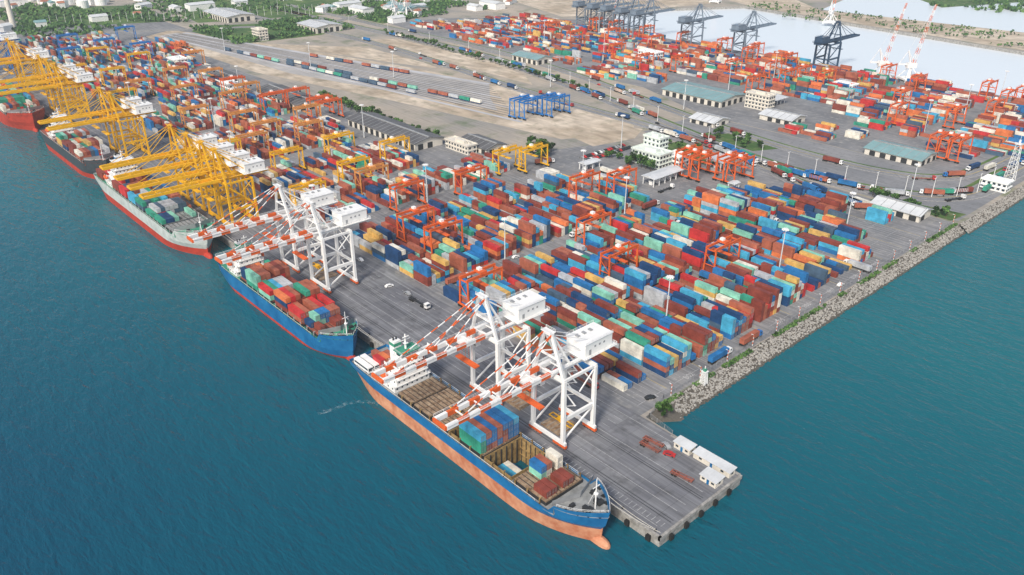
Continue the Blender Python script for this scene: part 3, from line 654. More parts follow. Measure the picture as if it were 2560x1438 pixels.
for y in (61,97,228,260): thing('quay_crane',SW,(9,y,0),0,'white gantry crane with orange striped boom on the quay','crane','white quay cranes')
for y in (336,355,377,402,514,536,650,672,696,780,800): thing('quay_crane',SY,(9,y,0),0,'yellow gantry crane with white machinery house on the quay','crane','yellow quay cranes')
for y in (905,960,1020): thing('quay_crane',SB,(9,y,0),0,'blue gantry crane at the far berth','crane','blue quay cranes')
thing('quay_crane',SD,(690,322,0),math.pi,'dark blue gantry crane beside the far basin','crane')
for y in (425,500,575,600,626,650,676): thing('quay_crane',SG,(690,y,0),math.pi,'grey gantry crane beside the far basin','crane','grey cranes along the basin')
# ------------------------------------------------------------------ yard gantries
def rtg(main,key,H=15.8,sp=10.85):
    b=MB()
    for sx in (-1,1):
        for sy in (-1,1): b.beam((sx*sp,sy*3.4,2),(sx*sp,sy*2.9,H),.6,.8)
        b.beam((sx*sp,-5.0,1.9),(sx*sp,5.0,1.9),.65,.8); b.beam((sx*sp,-3.2,H-.5),(sx*sp,3.2,H-.5),.5,.6); b.beam((sx*sp,-3.2,7),(sx*sp,3.0,12.5),.25,.25)
        b.beam((sx*sp,-3.2,6.8),(sx*sp,3.2,6.8),.35,.35)
    for sy in (-1,1): b.beam((-sp-.6,sy*2.8,H+.4),(sp+.6,sy*2.8,H+.4),.8,1.3); b.rail((-sp,sy*3.5,H+.9),(sp,sy*3.5,H+.9),1,0,.08)
    P=[('gantry_frame',b.build(key+'_gantry_frame',[main]))]
    w=MB(); w.wheel(0,0,0,.8,.6,0); w=w.build('wheel',[M['rubber']])
    for sx in (-1,1):
        for y in (-4.2,-2.4,2.4,4.2): P.append(('wheel',w,(sx*sp,y,.8)))
    b=MB(); tx=R.uniform(-5,5); b.cbox(tx,0,H+1.1,4.0,5.2,.9); b.cbox(tx,.8,H+2.0,2.0,2.2,1.2,1); b.box(tx+2.2,tx+4.0,-.9,.9,H-2.8,H-.6,1); b.box(tx+2.3,tx+3.9,-.95,-.9,H-2.5,H-1.2,2)
    for s in (-1,1): b.beam((tx-.6,s,H+1),(tx-.6,s,H-4),.08,.08,2)
    b.box(tx-1.8,tx+.6,-6,6,H-4.5,H-4.1,0)
    P.append(('trolley',b.build(key+'_trolley',[main,M['white'],M['glass']])))
    b=MB(); b.box(sp+.35,sp+1.0,-2.2,2.2,2.2,4.4)
    P.append(('power_unit',b.build(key+'_power_unit',[M['grey']])))
    return P
RO=rtg(M['orangered'],'orange'); RY=rtg(M['yellow'],'yellow'); RT=rtg(M['tan'],'tan'); RB=rtg(M['bluecr'],'blue')
def putrtg(P,x,y,lab,grp): thing('yard_gantry_crane',P,(x,y,0),0,lab,'crane',grp)
LO='orange rubber tyred gantry crane straddling container stacks'; GO='orange yard gantry cranes'
for k,y in ((0,161),(1,248),(1,222),(2,290),(4,284),(4,174),(6,226),(7,215),(3,134),(5,103)): putrtg(RO,BX[k],y,LO,GO)
for x,y in ((294,199),(294,207),(297,215),(306,178),(306,187)): putrtg(RO,x,y,'orange rubber tyred gantry crane parked beside the gate','orange yard gantry cranes parked')
for x,y in ((201,300),(218,291)): putrtg(RY,x,y,'yellow rubber tyred gantry crane parked by the yard road','yellow yard gantry cranes')
for k,y in ((0,330),(1,402),(2,352),(3,410),(4,372),(0,450)): putrtg(RY,BX[k],y,'yellow rubber tyred gantry crane straddling container stacks','yellow yard gantry cranes')
for k,y in ((2,330),(1,455),(2,480),(3,455),(2,520),(4,500),(1,560),(3,590),(4,610),(2,640),(1,690),(3,720),(4,690),(5,790)): putrtg(RT,BX[k],y,'faded orange gantry crane straddling container stacks','faded orange yard gantry cranes')
for k,y in ((5,520),(5,505),(4,560),(4,640),(5,560)): putrtg(RO,BX[k],y,LO,GO)
for k,y in ((0,660),(1,760),(0,800),(3,820),(2,880)): putrtg(RY,BX[k],y,'yellow rubber tyred gantry crane straddling container stacks','yellow yard gantry cranes')
for k,y in ((1,900),(3,930),(4,880),(2,990),(5,1000)): putrtg(RB,BX[k],y,'blue rubber tyred gantry crane straddling container stacks','blue yard gantry cranes')
for x,y in ((308,402),(311,393),(331,392),(334,383)): putrtg(RB,x,y,'blue rubber tyred gantry crane parked on sandy ground','blue yard gantry cranes parked')
for _ in range(34):
    putrtg(RO,R.choice(FX),R.uniform(65,800),'orange rubber tyred gantry crane in the far container yard','orange gantry cranes in the far yard')
for y in (97,105,113): putrtg(RO,468,y,'orange rubber tyred gantry crane parked in a row','orange yard gantry cranes parked')
# striped harbour cranes
b=MB(); b.box(-8,8,-8,8,1.5,3); b.cyl(0,0,3,16,1.5,10,0,1.2); b.box(-5,5,-2.2,2.2,13,18,0); b.beam((-1,0,16),(-6,0,30),.9); b.beam((-6,0,30),(2,0,18),.5); b.beam((-14,0,17),(4,0,16),1.0,1.4); b.beam((-6,0,30),(-14,0,17),.4)
for s in (-1,1):
    for t in (-1,1): b.beam((s*8,t*8,0),(s*3,t*2,4),1,1); b.beam((s*8,t*8,2),(s*1.5,t*1.5,13),.7,.7)
base=b.build('tower_base',[M['white']])
def boomm(dx):
    b=MB(); T=58
    for s in (-1,1):
        for h in (0,2.4): b.striped((h,s*1.6,16),(dx+h*.4,s*.6,16+T),.3,.3,5.2,0,1)
    for k in range(20):
        t=k/20; t2=t+1/20; z0,z1=16+T*t,16+T*t2; mi=(k//2+1)%2; s=1 if k%2 else -1; o=2.4-1.4*t; o2=2.4-1.4*t2
        b.beam((dx*t,-s*(1.6-t),z0),(dx*t2,s*(1.6-t2),z1),.2,.2,mi); b.beam((dx*t+(o if s>0 else 0),1.6-t,z0),(dx*t2+(0 if s>0 else o2),1.6-t2,z1),.2,.2,mi)
    b.beam((dx,0,16+T),(-6,0,30),.12,.12,0)
    return b.build('lattice_boom',[M['white'],M['orangered']])
bm=boomm(12)
for x,y in ((682,262),(694,238)): thing('harbour_crane',[('tower_base',base),('lattice_boom',bm)],(x,y,0),-.6,'white harbour crane with raised red striped lattice boom','crane','striped harbour cranes')
for x,y,a in ((690,640,0),(962,472,.2),(520,900,.5),(560,930,.2),(1010,700,.3)): thing('harbour_crane',[('tower_base',base),('lattice_boom',boomm(22))],(x,y,0),a,'harbour crane with long raised red striped boom','crane')
# ------------------------------------------------------------------ buildings
def warehouse(x0,x1,y0,y1,h,roof,label,wall='cream',rise=2.4):
    w=MB(); w.box(x0,x1,y0,y1,0,h)
    e=link('warehouse',None,None,((x0+x1)/2,(y0+y1)/2,0),0,label=label,category='warehouse')
    L=Vector(((x0+x1)/2,(y0+y1)/2,0)); loc=(-L.x,-L.y,0); r=MB(); o=1.2
    m=(x0+x1)/2; w.xprism([(x0,h),(x1,h),(m,h+rise-.2)],y0+.01,y1-.01)
    r.xprism([(x0-o,h-.25),(x0-o,h+.02),(m,h+rise+.25),(x1+o,h+.02),(x1+o,h-.25),(m,h+rise)],y0-o,y1+o)
    y=y0
    while y<y1: r.beam((x0-o,y,h+.1),(m,y,h+rise+.33),.3,.12,1); r.beam((m,y,h+rise+.33),(x1+o,y,h+.1),.3,.12,1); y+=6
    r.box(m-.7,m+.7,y0,y1,h+rise+.2,h+rise+.8,1)
    link('wall',w.build('wall',[M[wall]]),e,loc); link('roof',r.build('roof',[roof,M['grey']]),e,loc)
    n=0; y=y0+4; dm=MB(); dm.box(x0-.06,x0,-2.2,2.2,0,h*.75); dm=dm.build('loading_door',[M['dark']])
    while y<y1-3 and n<12: link('loading_door',dm,e,(loc[0],loc[1]+y,0)); y+=max(8,(y1-y0)/12); n+=1
    dm=MB(); dm.box(-2.4,2.4,y0-.06,y0,0,h*.75); dm=dm.build('loading_door',[M['dark']]); x=x0+5
    while x<x1-3: link('loading_door',dm,e,(loc[0]+x,loc[1],0)); x+=9
warehouse(180,206,382,478,6,M['roofdark'],'long grey ribbed roof warehouse between container stacks')
warehouse(170,196,545,625,6,M['roofdark'],'dark ribbed roof warehouse with pale walls beside stacks')
warehouse(160,184,680,752,6,M['roofdark'],'dark roofed warehouse with pale gable end')
warehouse(460,500,302,368,6,M['roofteal'],'wide teal roofed warehouse with cream walls')
warehouse(429,456,108,150,5,M['roofteal'],'teal roofed warehouse with cream walls by the yard road')
warehouse(324,340,62,92,4.5,M['rooflight'],'long pale roofed workshop with open bays near the seawall')
warehouse(214,234,338,372,4.5,M['roofdark'],'grey roofed shed next to the yard office')
warehouse(462,486,545,585,6,M['roofteal'],'teal roofed warehouse in the far yard')
warehouse(455,478,228,258,4.5,M['rooflight'],'white roofed freight shed beside cream office')
warehouse(380,420,880,930,8,M['rooflight'],'white roofed warehouse beyond the rail yard')
warehouse(330,372,1040,1120,8,M['rooflight'],'long white roofed warehouse by green field')
warehouse(560,600,930,990,8,M['roofteal'],'blue grey roofed warehouse in the distance')
warehouse(402,424,268,292,4,M['rooflight'],'small white roofed shed beside the road')
def office(x0,x1,y0,y1,st,wall,label,roofbox=True,fh=3.3,name='office_building'):
    cx,cy=(x0+x1)/2,(y0+y1)/2; e=link(name,None,None,(cx,cy,0),0,label=label,category='building'); a=(x1-x0)/2; c=(y1-y0)/2; h=st*fh
    b=MB(); b.box(-a,a,-c,c,0,h)
    for k in range(1,st): b.box(-a-.5,a+.5,-c-.5,c+.5,k*fh-.15,k*fh+.1)
    link('wall',b.build('wall',[wall]),e)
    b=MB(); b.box(-a-.6,a+.6,-c-.6,c+.6,h,h+.3)
    for (p,q,r_,s_) in ((-a-.6,a+.6,-c-.6,-c-.4),(-a-.6,a+.6,c+.4,c+.6),(-a-.6,-a-.4,-c-.4,c+.4),(a+.4,a+.6,-c-.4,c+.4)): b.box(p,q,r_,s_,h+.3,h+1.1)
    if roofbox: b.box(-a*.5,a*.1,-c*.5,c*.3,h+.3,h+2.6); b.cyl(a*.5,c*.4,h+.3,h+2.0,1.2,10); b.cbox(a*.5,-c*.5,h+.3,2.2,1.8,1.1); b.cbox(a*.2,-c*.7,h+.3,1.4,1.4,.9)
    link('roof',b.build('roof',[wall]),e)
    wm=MB(); wm.box(-.9,.9,-.05,.05,0,1.4); wm=wm.build('window',[M['glass']]); wn=MB(); wn.box(-.05,.05,-.9,.9,0,1.4); wn=wn.build('window',[M['glass']])
    for k in range(st):
        n=max(1,int(2*a/3.2))
        for i in range(n): link('window',wm,e,(-a+(i+.5)*2*a/n,-c-.03,k*fh+1.1))
        n=max(1,int(2*c/3.2))
        for i in range(n): link('window',wn,e,(-a-.03,-c+(i+.5)*2*c/n,k*fh+1.1))
    return e
office(284,298,230,256,3,M['pale'],'pale green three storey office building with flat roof'); office(298,308,242,257,5,M['pale'],'tall pale stair block of the port office')
office(299,311,224,237,2,M['white'],'two storey white office annex with flat roof')
office(480,490,266,290,4,M['cream'],'cream four storey office with projecting floor slabs')
office(203,212,347,374,2,M['cream'],'cream two storey yard office with floor bands')
office(158,168,470,492,2,M['cream'],'small cream yard office among containers'); office(150,162,640,660,3,M['white'],'white yard office among containers')
office(556,568,455,480,4,M['white'],'white four storey block in the far yard'); office(300,312,880,900,4,M['cream'],'cream office block beyond the rail yard')
office(150,164,770,790,4,M['white'],'white office block among container stacks'); office(600,612,250,270,2,M['white'],'white low building in the far yard')
office(417,427,46,62,2,M['white'],'white blue trimmed signal station near the seawall',fh=3)
def canopy(x0,x1,y0,y1,h,label,roof='rooflight'):
    cx,cy=(x0+x1)/2,(y0+y1)/2; e=link('gate_canopy',None,None,(cx,cy,0),0,label=label,category='canopy'); a=(x1-x0)/2; c=(y1-y0)/2
    b=MB(); b.yprism([(-c,h-.3),(-c,h+.1),(0,h+.8),(c,h+.1),(c,h-.3)],-a,a); link('roof',b.build('roof',[M[roof]]),e)
    p=MB(); p.box(-.25,.25,-.25,.25,0,h-.3); p=p.build('support_post',[M['white']]); q=MB(); q.cbox(0,0,.02,1.6,2.6,2.5); q.box(-1,1,-1.5,1.5,2.52,2.65); q=q.build('gate_booth',[M['white']]); n=max(2,int(2*a/6))
    for i in range(n+1):
        x=-a+.8+i*(2*a-1.6)/n
        for s in (-1,1): link('support_post',p,e,(x,s*c*.75,0))
        if i<n: link('gate_booth',q,e,(x+3,0,0))
canopy(252,284,208,220,6,'white flat gate canopy over truck lanes'); canopy(286,293,168,174,5,'small grey canopy near stored cranes'); canopy(242,258,262,270,5,'small pale shelter roof near the yard office')
canopy(312,330,196,212,7,'cream gate roof behind parked gantry cranes'); canopy(500,520,270,296,6,'long grey truck gate canopy')
def shed(x0,x1,y0,y1,h,label):
    cx,cy=(x0+x1)/2,(y0+y1)/2; e=link('pier_shed',None,None,(cx,cy,0),0,label=label,category='shed'); a=(x1-x0)/2; c=(y1-y0)/2
    b=MB(); b.box(-a,a,-c,c,0,h); link('wall',b.build('wall',[M['cream']]),e)
    b=MB(); b.xprism([(-a-.5,h),(-a-.5,h+.12),(a+.5,h+.55),(a+.5,h+.4)],-c-.4,c+.4)
    y=-c
    while y<c: b.beam((-a-.5,y,h+.16),(a+.5,y,h+.6),.12,.08); y+=1.2
    link('roof',b.build('roof',[M['rooflight']]),e)
    b=MB(); b.box(-a-.05,-a,-.5,.5,0,2.0); link('door',b.build('door',[M['hullblue']]),e)
    wm=MB(); wm.box(-a-.05,-a,-.6,.6,1,1.8); wm=wm.build('window',[M['glass']])
    for y in (-c*.6,c*.6): link('window',wm,e,(0,y,0))
    wm=MB(); wm.box(-.6,.6,-c-.05,-c,1,1.8); link('window',wm.build('window',[M['glass']]),e)
shed(40.6,44.1,2,17.5,2.5,'long white roofed site cabin on the pier edge'); shed(40.2,43.8,19,26,2.7,'beige roofed cabin on the pier edge'); shed(32.5,37,2,8.5,2.5,'white roofed square cabin at the pier corner')
def fence(p,q,label):
    b=MB(); p=Vector(p); q=Vector(q); n=int((q-p).length/4)
    for i in range(n+1): e=p.lerp(q,i/n); b.beam(e,e+Vector((0,0,2.1)),.14,.14)
    for z in (.3,.9,1.5,2.0): b.beam(p+Vector((0,0,z)),q+Vector((0,0,z)),.06,.06)
    single('security_fence',b.build('security_fence',[M['grey']]),(0,0,0),0,label,'fence')
fence((62,48.3,0),(338,48.2,0),'grey wire security fence along the rock seawall'); fence((48,44,0),(62,48.3,0),'grey wire fence at the pier corner'); fence((45.8,31,0),(48,44,0),'grey wire fence beside the pier')
b=MB(); b.striped((0,0,0),(0,0,5.5),.22,.22,.9,0,1); b.beam((0,0,5.4),(.9,0,5.6),.1,.1,1); b.cbox(1,0,5.45,.6,.25,.15,1); pm=b.build('pole',[M['orangered'],M['white']])
for i in range(15): single('striped_lamp_post',pm,(66+i*19.5,47.6,0),math.pi/2,'red and white lamp post by the seawall fence','lamp post','lamp posts along the seawall')
b=MB(); b.cyl(0,0,0,27,.4,10,0,.2); b.cyl(0,0,0,.8,.9,10,1); mast=b.build('mast',[M['rooflight'],M['concrete']])
b=MB(); b.cyl(0,0,26.6,26.9,1.3,12)
for k in range(8): a=k*.785; b.cbox(1.5*math.cos(a),1.5*math.sin(a),26.2,.6,.6,.6)
head=b.build('lamp_head',[M['white']])
for x,y in ((108,84),(98,186),(196,186),(196,79),(272,82),(120,286),(48,300),(215,240),(60,438),(170,438),(90,538),(60,640),(160,640),(300,280),(350,80),(520,145),(600,145),(680,145),(520,335),(600,335),(680,335),(560,535),(640,535),(560,635),(660,635),(430,320),(400,460),(270,700),(240,850),(310,600)):
    thing('high_mast_lamp',[('mast',mast),('lamp_head',head)],(x,y,0),0,'tall grey mast lamp standing in the yard','lamp post','high mast lamps')
b=MB(); b.cyl(0,0,0,.5,.3,8); b.cyl(0,0,.5,.75,.42,8); bol=b.build('bollard',[M['dark']])
for y in range(3,560,14): single('mooring_bollard',bol,(1.3,y,.02),0,'black mooring bollard on the quay edge','bollard','bollards on the quay')
for p,q in (((-10,13,12),(1.3,1,.8)),((-8,16,12),(1.3,3,.8)),((-4,150,7),(1.3,157,.8)),((-9,163,11),(1.3,149,.8)),((-8,165,11),(1.3,155,.8)),((-8,311,13),(1.3,297,.8))):
    b=MB(); P=Vector(p); Q=Vector(q); pr=P
    for k in range(1,9): t=k/8; c=P.lerp(Q,t)-Vector((0,0,3*t*(1-t))); b.beam(pr,c,.12,.12); pr=c
    single('mooring_rope',b.build('mooring_rope',[M['cream']]),(0,0,0),0,'pale mooring rope from ship bow to quay bollard','rope','mooring ropes')
def lattice(H,w0,w1,nm):
    b=MB(); n=8
    def c(k,sx,sy): t=k/n; w=w0+(w1-w0)*t; return (sx*w,sy*w,H*t)
    S=[(-1,-1),(1,-1),(1,1),(-1,1)]
    for k in range(n):
        for i in range(4):
            a=S[i]; d=S[(i+1)%4]; b.beam(c(k,*a),c(k+1,*a),.25); b.beam(c(k,*a),c(k+1,*d),.15); b.beam(c(k+1,*a),c(k+1,*d),.15)
    return b.build(nm,[M['white']])
b=MB(); b.cbox(0,0,26,4.4,4.4,.3); b.rail((-2.2,-2.2,26.3),(2.2,-2.2,26.3),1.1,0,.1); b.rail((-2.2,-2.2,26.3),(-2.2,2.2,26.3),1.1,0,.1); b.cyl(0,0,26.3,29,.7,8); b.cyl(0,0,29,33,.12,6)
thing('lattice_tower',[('lattice_frame',lattice(26,3,1.4,'lattice_frame')),('platform',b.build('platform',[M['white']]))],(446,54,0),0,'white steel lattice signal tower near the seawall','tower')
b=MB(); b.cbox(0,0,6,2.4,2.4,.2); b.cbox(0,0,6.2,1.2,1.2,1.2,1); b.cyl(0,0,7.4,8.6,.2,8)
thing('navigation_beacon',[('lattice_frame',lattice(6,1.2,.8,'lattice_frame')),('lantern',b.build('lantern',[M['white'],M['deckgreen']]))],(83,44,0),0,'small white lattice beacon with green band on the seawall','beacon')
b=MB(); b.cyl(0,0,0,60,4,14,0,2.6); b.cyl(0,0,60,66,3,14,0,7); b.cyl(0,0,66,71,7,14,1); b.cyl(0,0,71,74,7,14,0,3); b.cyl(0,0,74,86,.4,8,0,.2)
single('control_tower',b.build('control_tower',[M['cream'],M['glass']]),(95,1195,0),0,'tall cream observation tower with glazed top','tower')
# ------------------------------------------------------------------ vehicles
def truck(cabm,cargo,trm='dark'):
    b=MB(); b.yprism([(0,.9),(0,2.0),(.35,3.1),(2.1,3.2),(2.1,.9)],-1.2,1.2,0); b.yprism([(-.02,2.05),(.3,2.95),(.36,2.95),(.06,2.05)],-1.05,1.05,1); b.box(-1.23,1.23,.7,1.5,2.0,2.8,1); b.box(-1.1,1.1,-.1,.3,.5,.95,2)
    P=[('cab',b.build('cab',[cabm,M['glass'],M['dark']]))]
    b=MB(); b.box(-.5,.5,.3,15.2,.9,1.2,0); b.box(-1.2,1.2,2.8,3.3,1.2,1.4,0); b.box(-1.2,1.2,14.8,15.2,1.1,1.4,0)
    for y in (6,9,12): b.box(-1.2,1.2,y,y+.2,1.1,1.35,0)
    P.append(('trailer',b.build('trailer',[M[trm] if cargo is None else M['dark']])))
    b=MB()
    for y in (1.1,3.8,5,12,13.3,14.5):
        for s in (-1,1): b.wheel(s*1.0,y,.5,.5,.4)
        b.box(-1,1,y-.08,y+.08,.42,.58)
    P.append(('wheel_axles',b.build('wheel_axles',[M['rubber']])))
    if cargo is not None: P.append(('cargo_container',container_mesh(12.19,CM[cargo])[0],(0,8.9,1.4)))
    return P
TR=[truck(M['white'],c) for c in (0,1,10,4,9,6,3)]+[truck(M['bluecr'],1),truck(M['bluecr'],4),truck(M['white'],None),truck(CM[2],None,'deckred')]
def addtruck(x,y,rz,i=None):
    i=R.randrange(len(TR)) if i is None else i
    thing('container_truck',TR[i],(x,y,.07),rz,('truck with empty skeletal trailer' if i>=9 else 'truck hauling a container')+' on the port road','truck','container trucks')
def car(cm):
    b=MB(); b.yprism([(0,.35),(0,.8),(.9,.95),(1.5,1.45),(3.3,1.5),(4.2,.95),(4.5,.9),(4.5,.35)],-.88,.88,0); b.yprism([(.98,.96),(1.54,1.38),(3.25,1.42),(4.05,.96)],-.9,.9,1)
    body=b.build('body',[cm,M['glass']]); b=MB()
    for y in (.9,3.6):
        for s in (-1,1): b.wheel(s*.78,y,.33,.33,.22)
        b.box(-.7,.7,y-.06,y+.06,.28,.4)
    b.box(-.06,.06,.9,3.6,.3,.38)
    return [('body',body),('wheel_axles',b.build('wheel_axles',[M['rubber']]))]
CR=[car(M['white']),car(M['grey']),car(CM[2]),car(M['dark'])]
for key,n in (('A',66),('B',38),('C',20)):
    P=roads[key]; tot=len(P)-1
    for i in range(n):
        u=R.uniform(.12,.97)*tot; k=int(u); p=P[k].lerp(P[k+1],u-k); d=(P[k+1]-P[k]).normalized(); s=R.choice([-1,1]); o=R.choice([2,5])*s
        q=p+Vector((d.y,-d.x,0))*o
        if q.y>950: continue
        a=math.atan2(-d.x,d.y)+(0 if s<0 else math.pi)
        if i%6==5: thing('car',R.choice(CR),(q.x,q.y,.07),a,'car driving on the port road','car','cars on the port roads')
        else: addtruck(q.x,q.y,a)
for i in range(9): addtruck(346+i*1.5,150+i*17,math.radians(-6))
for k in range(9):
    for _ in range(2): addtruck(BX[k]+9.2,R.uniform(60,160) if k>6 or R.random()<.6 else R.uniform(195,262),R.choice([0,0,math.pi]))
for (x,y,a,i) in ((112,51,math.pi/2,3),(135,50.5,math.pi/2,7),(73,186,math.pi/2,1),(150,187,-math.pi/2,4),(41,88,0,10),(46,70,0,10),(230,187,math.pi/2,0),(262,200,math.pi/2,9),(240,292,1.2,1),(250,240,0,4),(36,172,0,9)): addtruck(x,y,a,i)
for (x,y,a,i) in ((30,228,0,0),(38,205,1.4,0),(38,190,0,1),(42,240,0,0),(60,51,1.2,3),(212,51,1.5,0),(110,188,1.5,0),(39,30,2.8,1),(36,22,.4,2)): thing('car',CR[i],(x,y,.05),a,'small pickup car on the quay apron','car','cars on the quay')
b=MB(); b.box(-.35,.35,0,8.5,.9,1.2,0); b.box(-1.15,1.15,0,.3,1.0,1.3,0); b.box(-1.15,1.15,8.2,8.5,1.0,1.3,0); b.box(-1.15,1.15,2.8,3,1.0,1.25,0); b.box(-1.15,1.15,5.6,5.8,1.0,1.25,0)
for s in (-1,1): b.box(s*1.1-.06,s*1.1+.06,0,8.5,1.05,1.25,0)
for y in (6.4,7.6):
    for s in (-1,1): b.wheel(s*.9,y,.5,.5,.35,1)
    b.box(-.9,.9,y-.07,y+.07,.45,.95,1)
b.box(-.5,-.35,1.2,1.4,0,.95,1); b.box(.35,.5,1.2,1.4,0,.95,1)
tl=b.build('chassis_trailer',[M['deckred'],M['rubber']])
for x,y,a in ((29,9,.15),(33,27,.05),(36.5,28,.1)): single('chassis_trailer',tl,(x,y,.02),a,'dark red skeletal trailer parked on the pier','trailer','parked skeletal trailers')
for i in range(34): thing('car',R.choice(CR),(262+(i%17)*2.9,276+(i//17)*7,.05),0,'car in the office car park','car','cars in the office car park')
b=MB(); b.box(-1.2,1.2,0,11,.6,3.3,0); b.box(-1.23,1.23,.4,10.5,1.8,2.7,1); b.box(-1.1,1.1,-.03,0,1.5,2.9,1); bus=b.build('body',[M['white'],M['glass']]); b=MB()
for y in (2,8.5):
    for s in (-1,1): b.wheel(s*1.05,y,.5,.5,.3)
    b.box(-1,1,y-.08,y+.08,.42,.58)
b.box(-.1,.1,2,8.5,.45,.56)
bw=b.build('wheel_axles',[M['rubber']])
for x in (-20.3,-17.2): thing('bus',[('body',bus),('wheel_axles',bw)],(x,Y1+124.5,5.25),0,'white bus parked on the ship aft deck','bus','buses on the ship deck')
b=MB(); b.box(-1.2,-.95,-6,6,.5,.85); b.box(.95,1.2,-6,6,.5,.85)
for y in (-6,-2,2,5.7): b.box(-.95,.95,y,y+.3,.5,.9)
b.cbox(0,0,.9,1.8,3,.9); b.cbox(0,0,0,2,.4,.5)
sp=b.build('lifting_spreader',[M['yellow']])
for x,y,z,a in ((19.5,64,.95,0),(20,250,.02,0)): single('lifting_spreader',sp,(x,y,z),a,'yellow steel lifting spreader with cross frame lying flat','spreader','lifting spreaders')
b=MB(); b.box(-.8,.8,-2,2,.9,1.4); b.box(-.7,.7,-1.1,.5,1.4,2.4); b.beam((0,1.2,1.4),(0,2.6,2.4),.3)
for s in (-1,1):
    for y in (-1.3,1.3): b.wheel(s*.8,y,.5,.5,.35,1)
    b.box(s*.7-.1,s*.7+.1,-1.3,1.3,.5,.95)
single('yellow_loader',b.build('yellow_loader',[M['yellow'],M['rubber']]),(-12.4,Y1+78,7.1),.6,'small yellow loader parked on the brown ship hatch','loader')
hc=MB(); hc.box(-5,5,-5,5,.1,.7,0)
for k in range(5): hc.box(-4.8,4.8,-4.7+k*2.2,-4.5+k*2.2,.7,.8,1)
hc=hc.build('landed_hatch_cover',[M['rust'],M['deckgrey']])
for x,y,z in ((18,64,0),(18,86,0),(18,86,.8),(18,240,0)): single('landed_hatch_cover',hc,(x,y,z),0,'rusty ship hatch cover panel lying on the quay','hatch cover','hatch covers on the quay')
# ------------------------------------------------------------------ trees
def tree_mesh(seed,h=8,r=3.2,n=260):
    rr=random.Random(seed); b=MB(); b.cyl(0,0,0,h*.5,.28,7,0,.15)
    for k in range(5): a=k*1.3; b.beam((0,0,h*(.3+.04*k)),(math.cos(a)*r*.6,math.sin(a)*r*.6,h*(.58+.05*k)),.16)
    tr=b.build('trunk',[M['bark']]); c=MB()
    cl=[(rr.uniform(-1,1)*r*.65,rr.uniform(-1,1)*r*.65,h*rr.uniform(.5,.92),rr.uniform(.35,.6)*r) for _ in range(9)]
    for i in range(n):
        x,y,z,q=rr.choice(cl); d=Vector((rr.gauss(0,1),rr.gauss(0,1),rr.gauss(0,.8))).normalized()*q*rr.uniform(.6,1.05); p=Vector((x,y,z))+d
        s=rr.uniform(.3,.65); u=Vector((rr.gauss(0,1),rr.gauss(0,1),rr.gauss(0,1))).normalized(); v=u.orthogonal().normalized()
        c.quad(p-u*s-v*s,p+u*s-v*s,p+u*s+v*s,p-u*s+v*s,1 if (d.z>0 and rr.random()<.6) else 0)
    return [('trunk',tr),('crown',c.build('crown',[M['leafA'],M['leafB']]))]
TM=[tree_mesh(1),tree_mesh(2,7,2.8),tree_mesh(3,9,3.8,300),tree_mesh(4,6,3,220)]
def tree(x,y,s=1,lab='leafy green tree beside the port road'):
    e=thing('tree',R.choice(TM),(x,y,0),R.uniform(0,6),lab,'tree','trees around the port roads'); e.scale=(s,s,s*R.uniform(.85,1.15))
for i in range(20): tree(208+R.uniform(0,6),480+i*5,.9)
for i in range(14): tree(R.uniform(236,262),R.uniform(300,336),R.uniform(.8,1.2))
for i in range(16): tree(R.uniform(318,345),R.uniform(214,268),R.uniform(.6,1))
for i in range(10): tree(R.uniform(270,283),R.uniform(232,275),R.uniform(.7,1))
for i in range(18): tree(R.uniform(341,352),R.uniform(52,104),R.uniform(.5,.9))
for i in range(12): tree(R.uniform(372,392),R.uniform(205,255),R.uniform(.6,.9))
for i in range(45): t=i/45; tree(420+R.uniform(-3,3)+30*t,430+400*t,R.uniform(.6,.9))
for i in range(12): tree(206+R.uniform(0,4),395+i*7,.8)
for i in range(8): tree(50+R.uniform(0,6),40+R.uniform(0,5),R.uniform(.35,.55),'low green bush on the rock seawall corner')
for i in range(22): tree(R.uniform(64,335),45.2+R.uniform(-1,.8),R.uniform(.14,.28),'low green bush among the seawall rocks')
b=MB()
def scrub(n,x0,x1,y0,y1,s0=2,s1=4.5):
    for _ in range(n):
        x,y=R.uniform(x0,x1),R.uniform(y0,y1)
        if noise.noise(Vector((x*.01,y*.01,5)))<-.12: continue
        h=R.uniform(2,7)
        for k in range(4):
            p=Vector((x+R.uniform(-3,3),y+R.uniform(-3,3),h*R.uniform(.2,1))); s=R.uniform(s0,s1)*.6; u=Vector((R.gauss(0,1),R.gauss(0,1),R.gauss(0,.5))).normalized(); v=u.orthogonal().normalized()
            b.quad(p-u*s-v*s,p+u*s-v*s,p+u*s+v*s,p-u*s+v*s,R.choice([0,0,1]))
scrub(1300,270,440,880,1030,1.2,3); scrub(1300,490,700,895,1060,1.2,3); scrub(1800,300,900,1050,1500,1.5,4); scrub(900,60,300,1080,1400,1.5,4); scrub(1600,600,1700,1400,2600,3,8); scrub(600,1240,1700,280,480); scrub(1200,1100,2400,700,1300,3,7); scrub(1400,100,900,1500,2600,4,9); scrub(500,960,1060,-100,640,1,2.5)
link('woodland',b.build('woodland',[M['leafA'],M['leafB']]),kind='stuff')
b=MB()
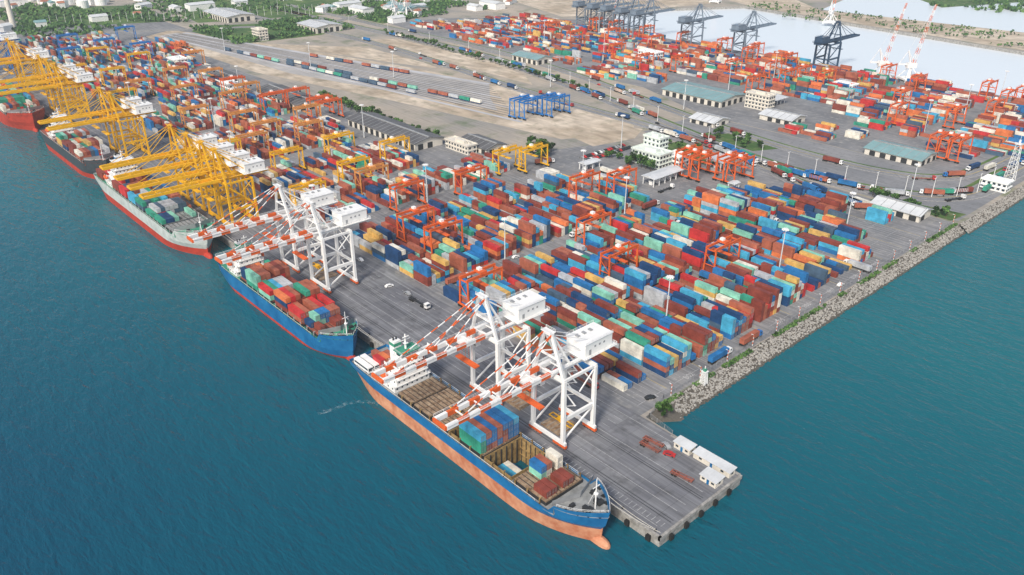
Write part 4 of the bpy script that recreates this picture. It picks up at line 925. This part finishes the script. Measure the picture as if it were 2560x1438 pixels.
for _ in range(2600):
    x=R.uniform(60,340); y=R.uniform(44.6,46.9)
    if noise.noise(Vector((x*.05,0,1)))<-.05: continue
    p=Vector((x,y,R.uniform(0,.5))); s=R.uniform(.2,.5); u=Vector((R.gauss(0,1),R.gauss(0,1),R.gauss(0,.6))).normalized(); v=u.orthogonal().normalized(); b.quad(p-u*s-v*s,p+u*s-v*s,p+u*s+v*s,p-u*s+v*s,R.choice([0,1,1]))
link('seawall_grass',b.build('seawall_grass',[M['leafA'],M['leafB']]),kind='stuff')
# ------------------------------------------------------------------ town and storage tanks
def house(rm,w=10,d=8,h=5):
    b=MB(); b.box(-w/2,w/2,-d/2,d/2,0,h); wl=b.build('wall',[M['white']]); b=MB(); b.yprism([(-d/2-.5,h),(0,h+2.6),(d/2+.5,h)],-w/2-.5,w/2+.5); return [('wall',wl),('roof',b.build('roof',[rm]))]
HS=[house(M['roofred']),house(M['roofteal'],14,10,6),house(M['rooflight'],22,14,7),house(M['roofred'],9,9,8),house(M['rooflight'],40,20,9)]
for i in range(260):
    if i<180: x,y=R.uniform(60,640),R.uniform(1180,2100)
    elif i<220: x,y=R.uniform(620,1300),R.uniform(900,1700)
    else: x,y=R.uniform(480,760),R.uniform(880,1250)
    thing('house',HS[R.randrange(5)],(x,y,0),R.choice([0,1.57,.4]),'small low building in the distant town','house','houses of the distant town')
b=MB(); b.cyl(0,0,0,11,9,20); b.cyl(0,0,11,12.5,9,20,0,.5); tk=b.build('storage_tank',[M['white']])
for i in range(16): single('storage_tank',tk,(170+R.uniform(0,160),1330+i*14,0),0,'white cylindrical storage tank with domed roof','tank','white storage tanks')
b=MB(); b.cyl(0,0,0,13,.25,6,0,.15); b.beam((-1.6,0,13),(1.6,0,13),.25); pl=b.build('lamp_pole',[M['white']])
for i in range(40): single('street_lamp',pl,(140+i*9,1190-i*4.2+R.uniform(-2,2),0),1,'white double arm street lamp on the coastal road','lamp post','street lamps on the distant road')
for i in range(30):
    P=roads['A']; u=(i+.5)/30*(len(P)-2); k=int(u); p=P[k].lerp(P[k+1],u-k); single('street_lamp',pl,(p.x,p.y,.05),0,'white double arm street lamp in the road median','lamp post','street lamps on the port road')
print('containers',len(CONT),'near',len(near))
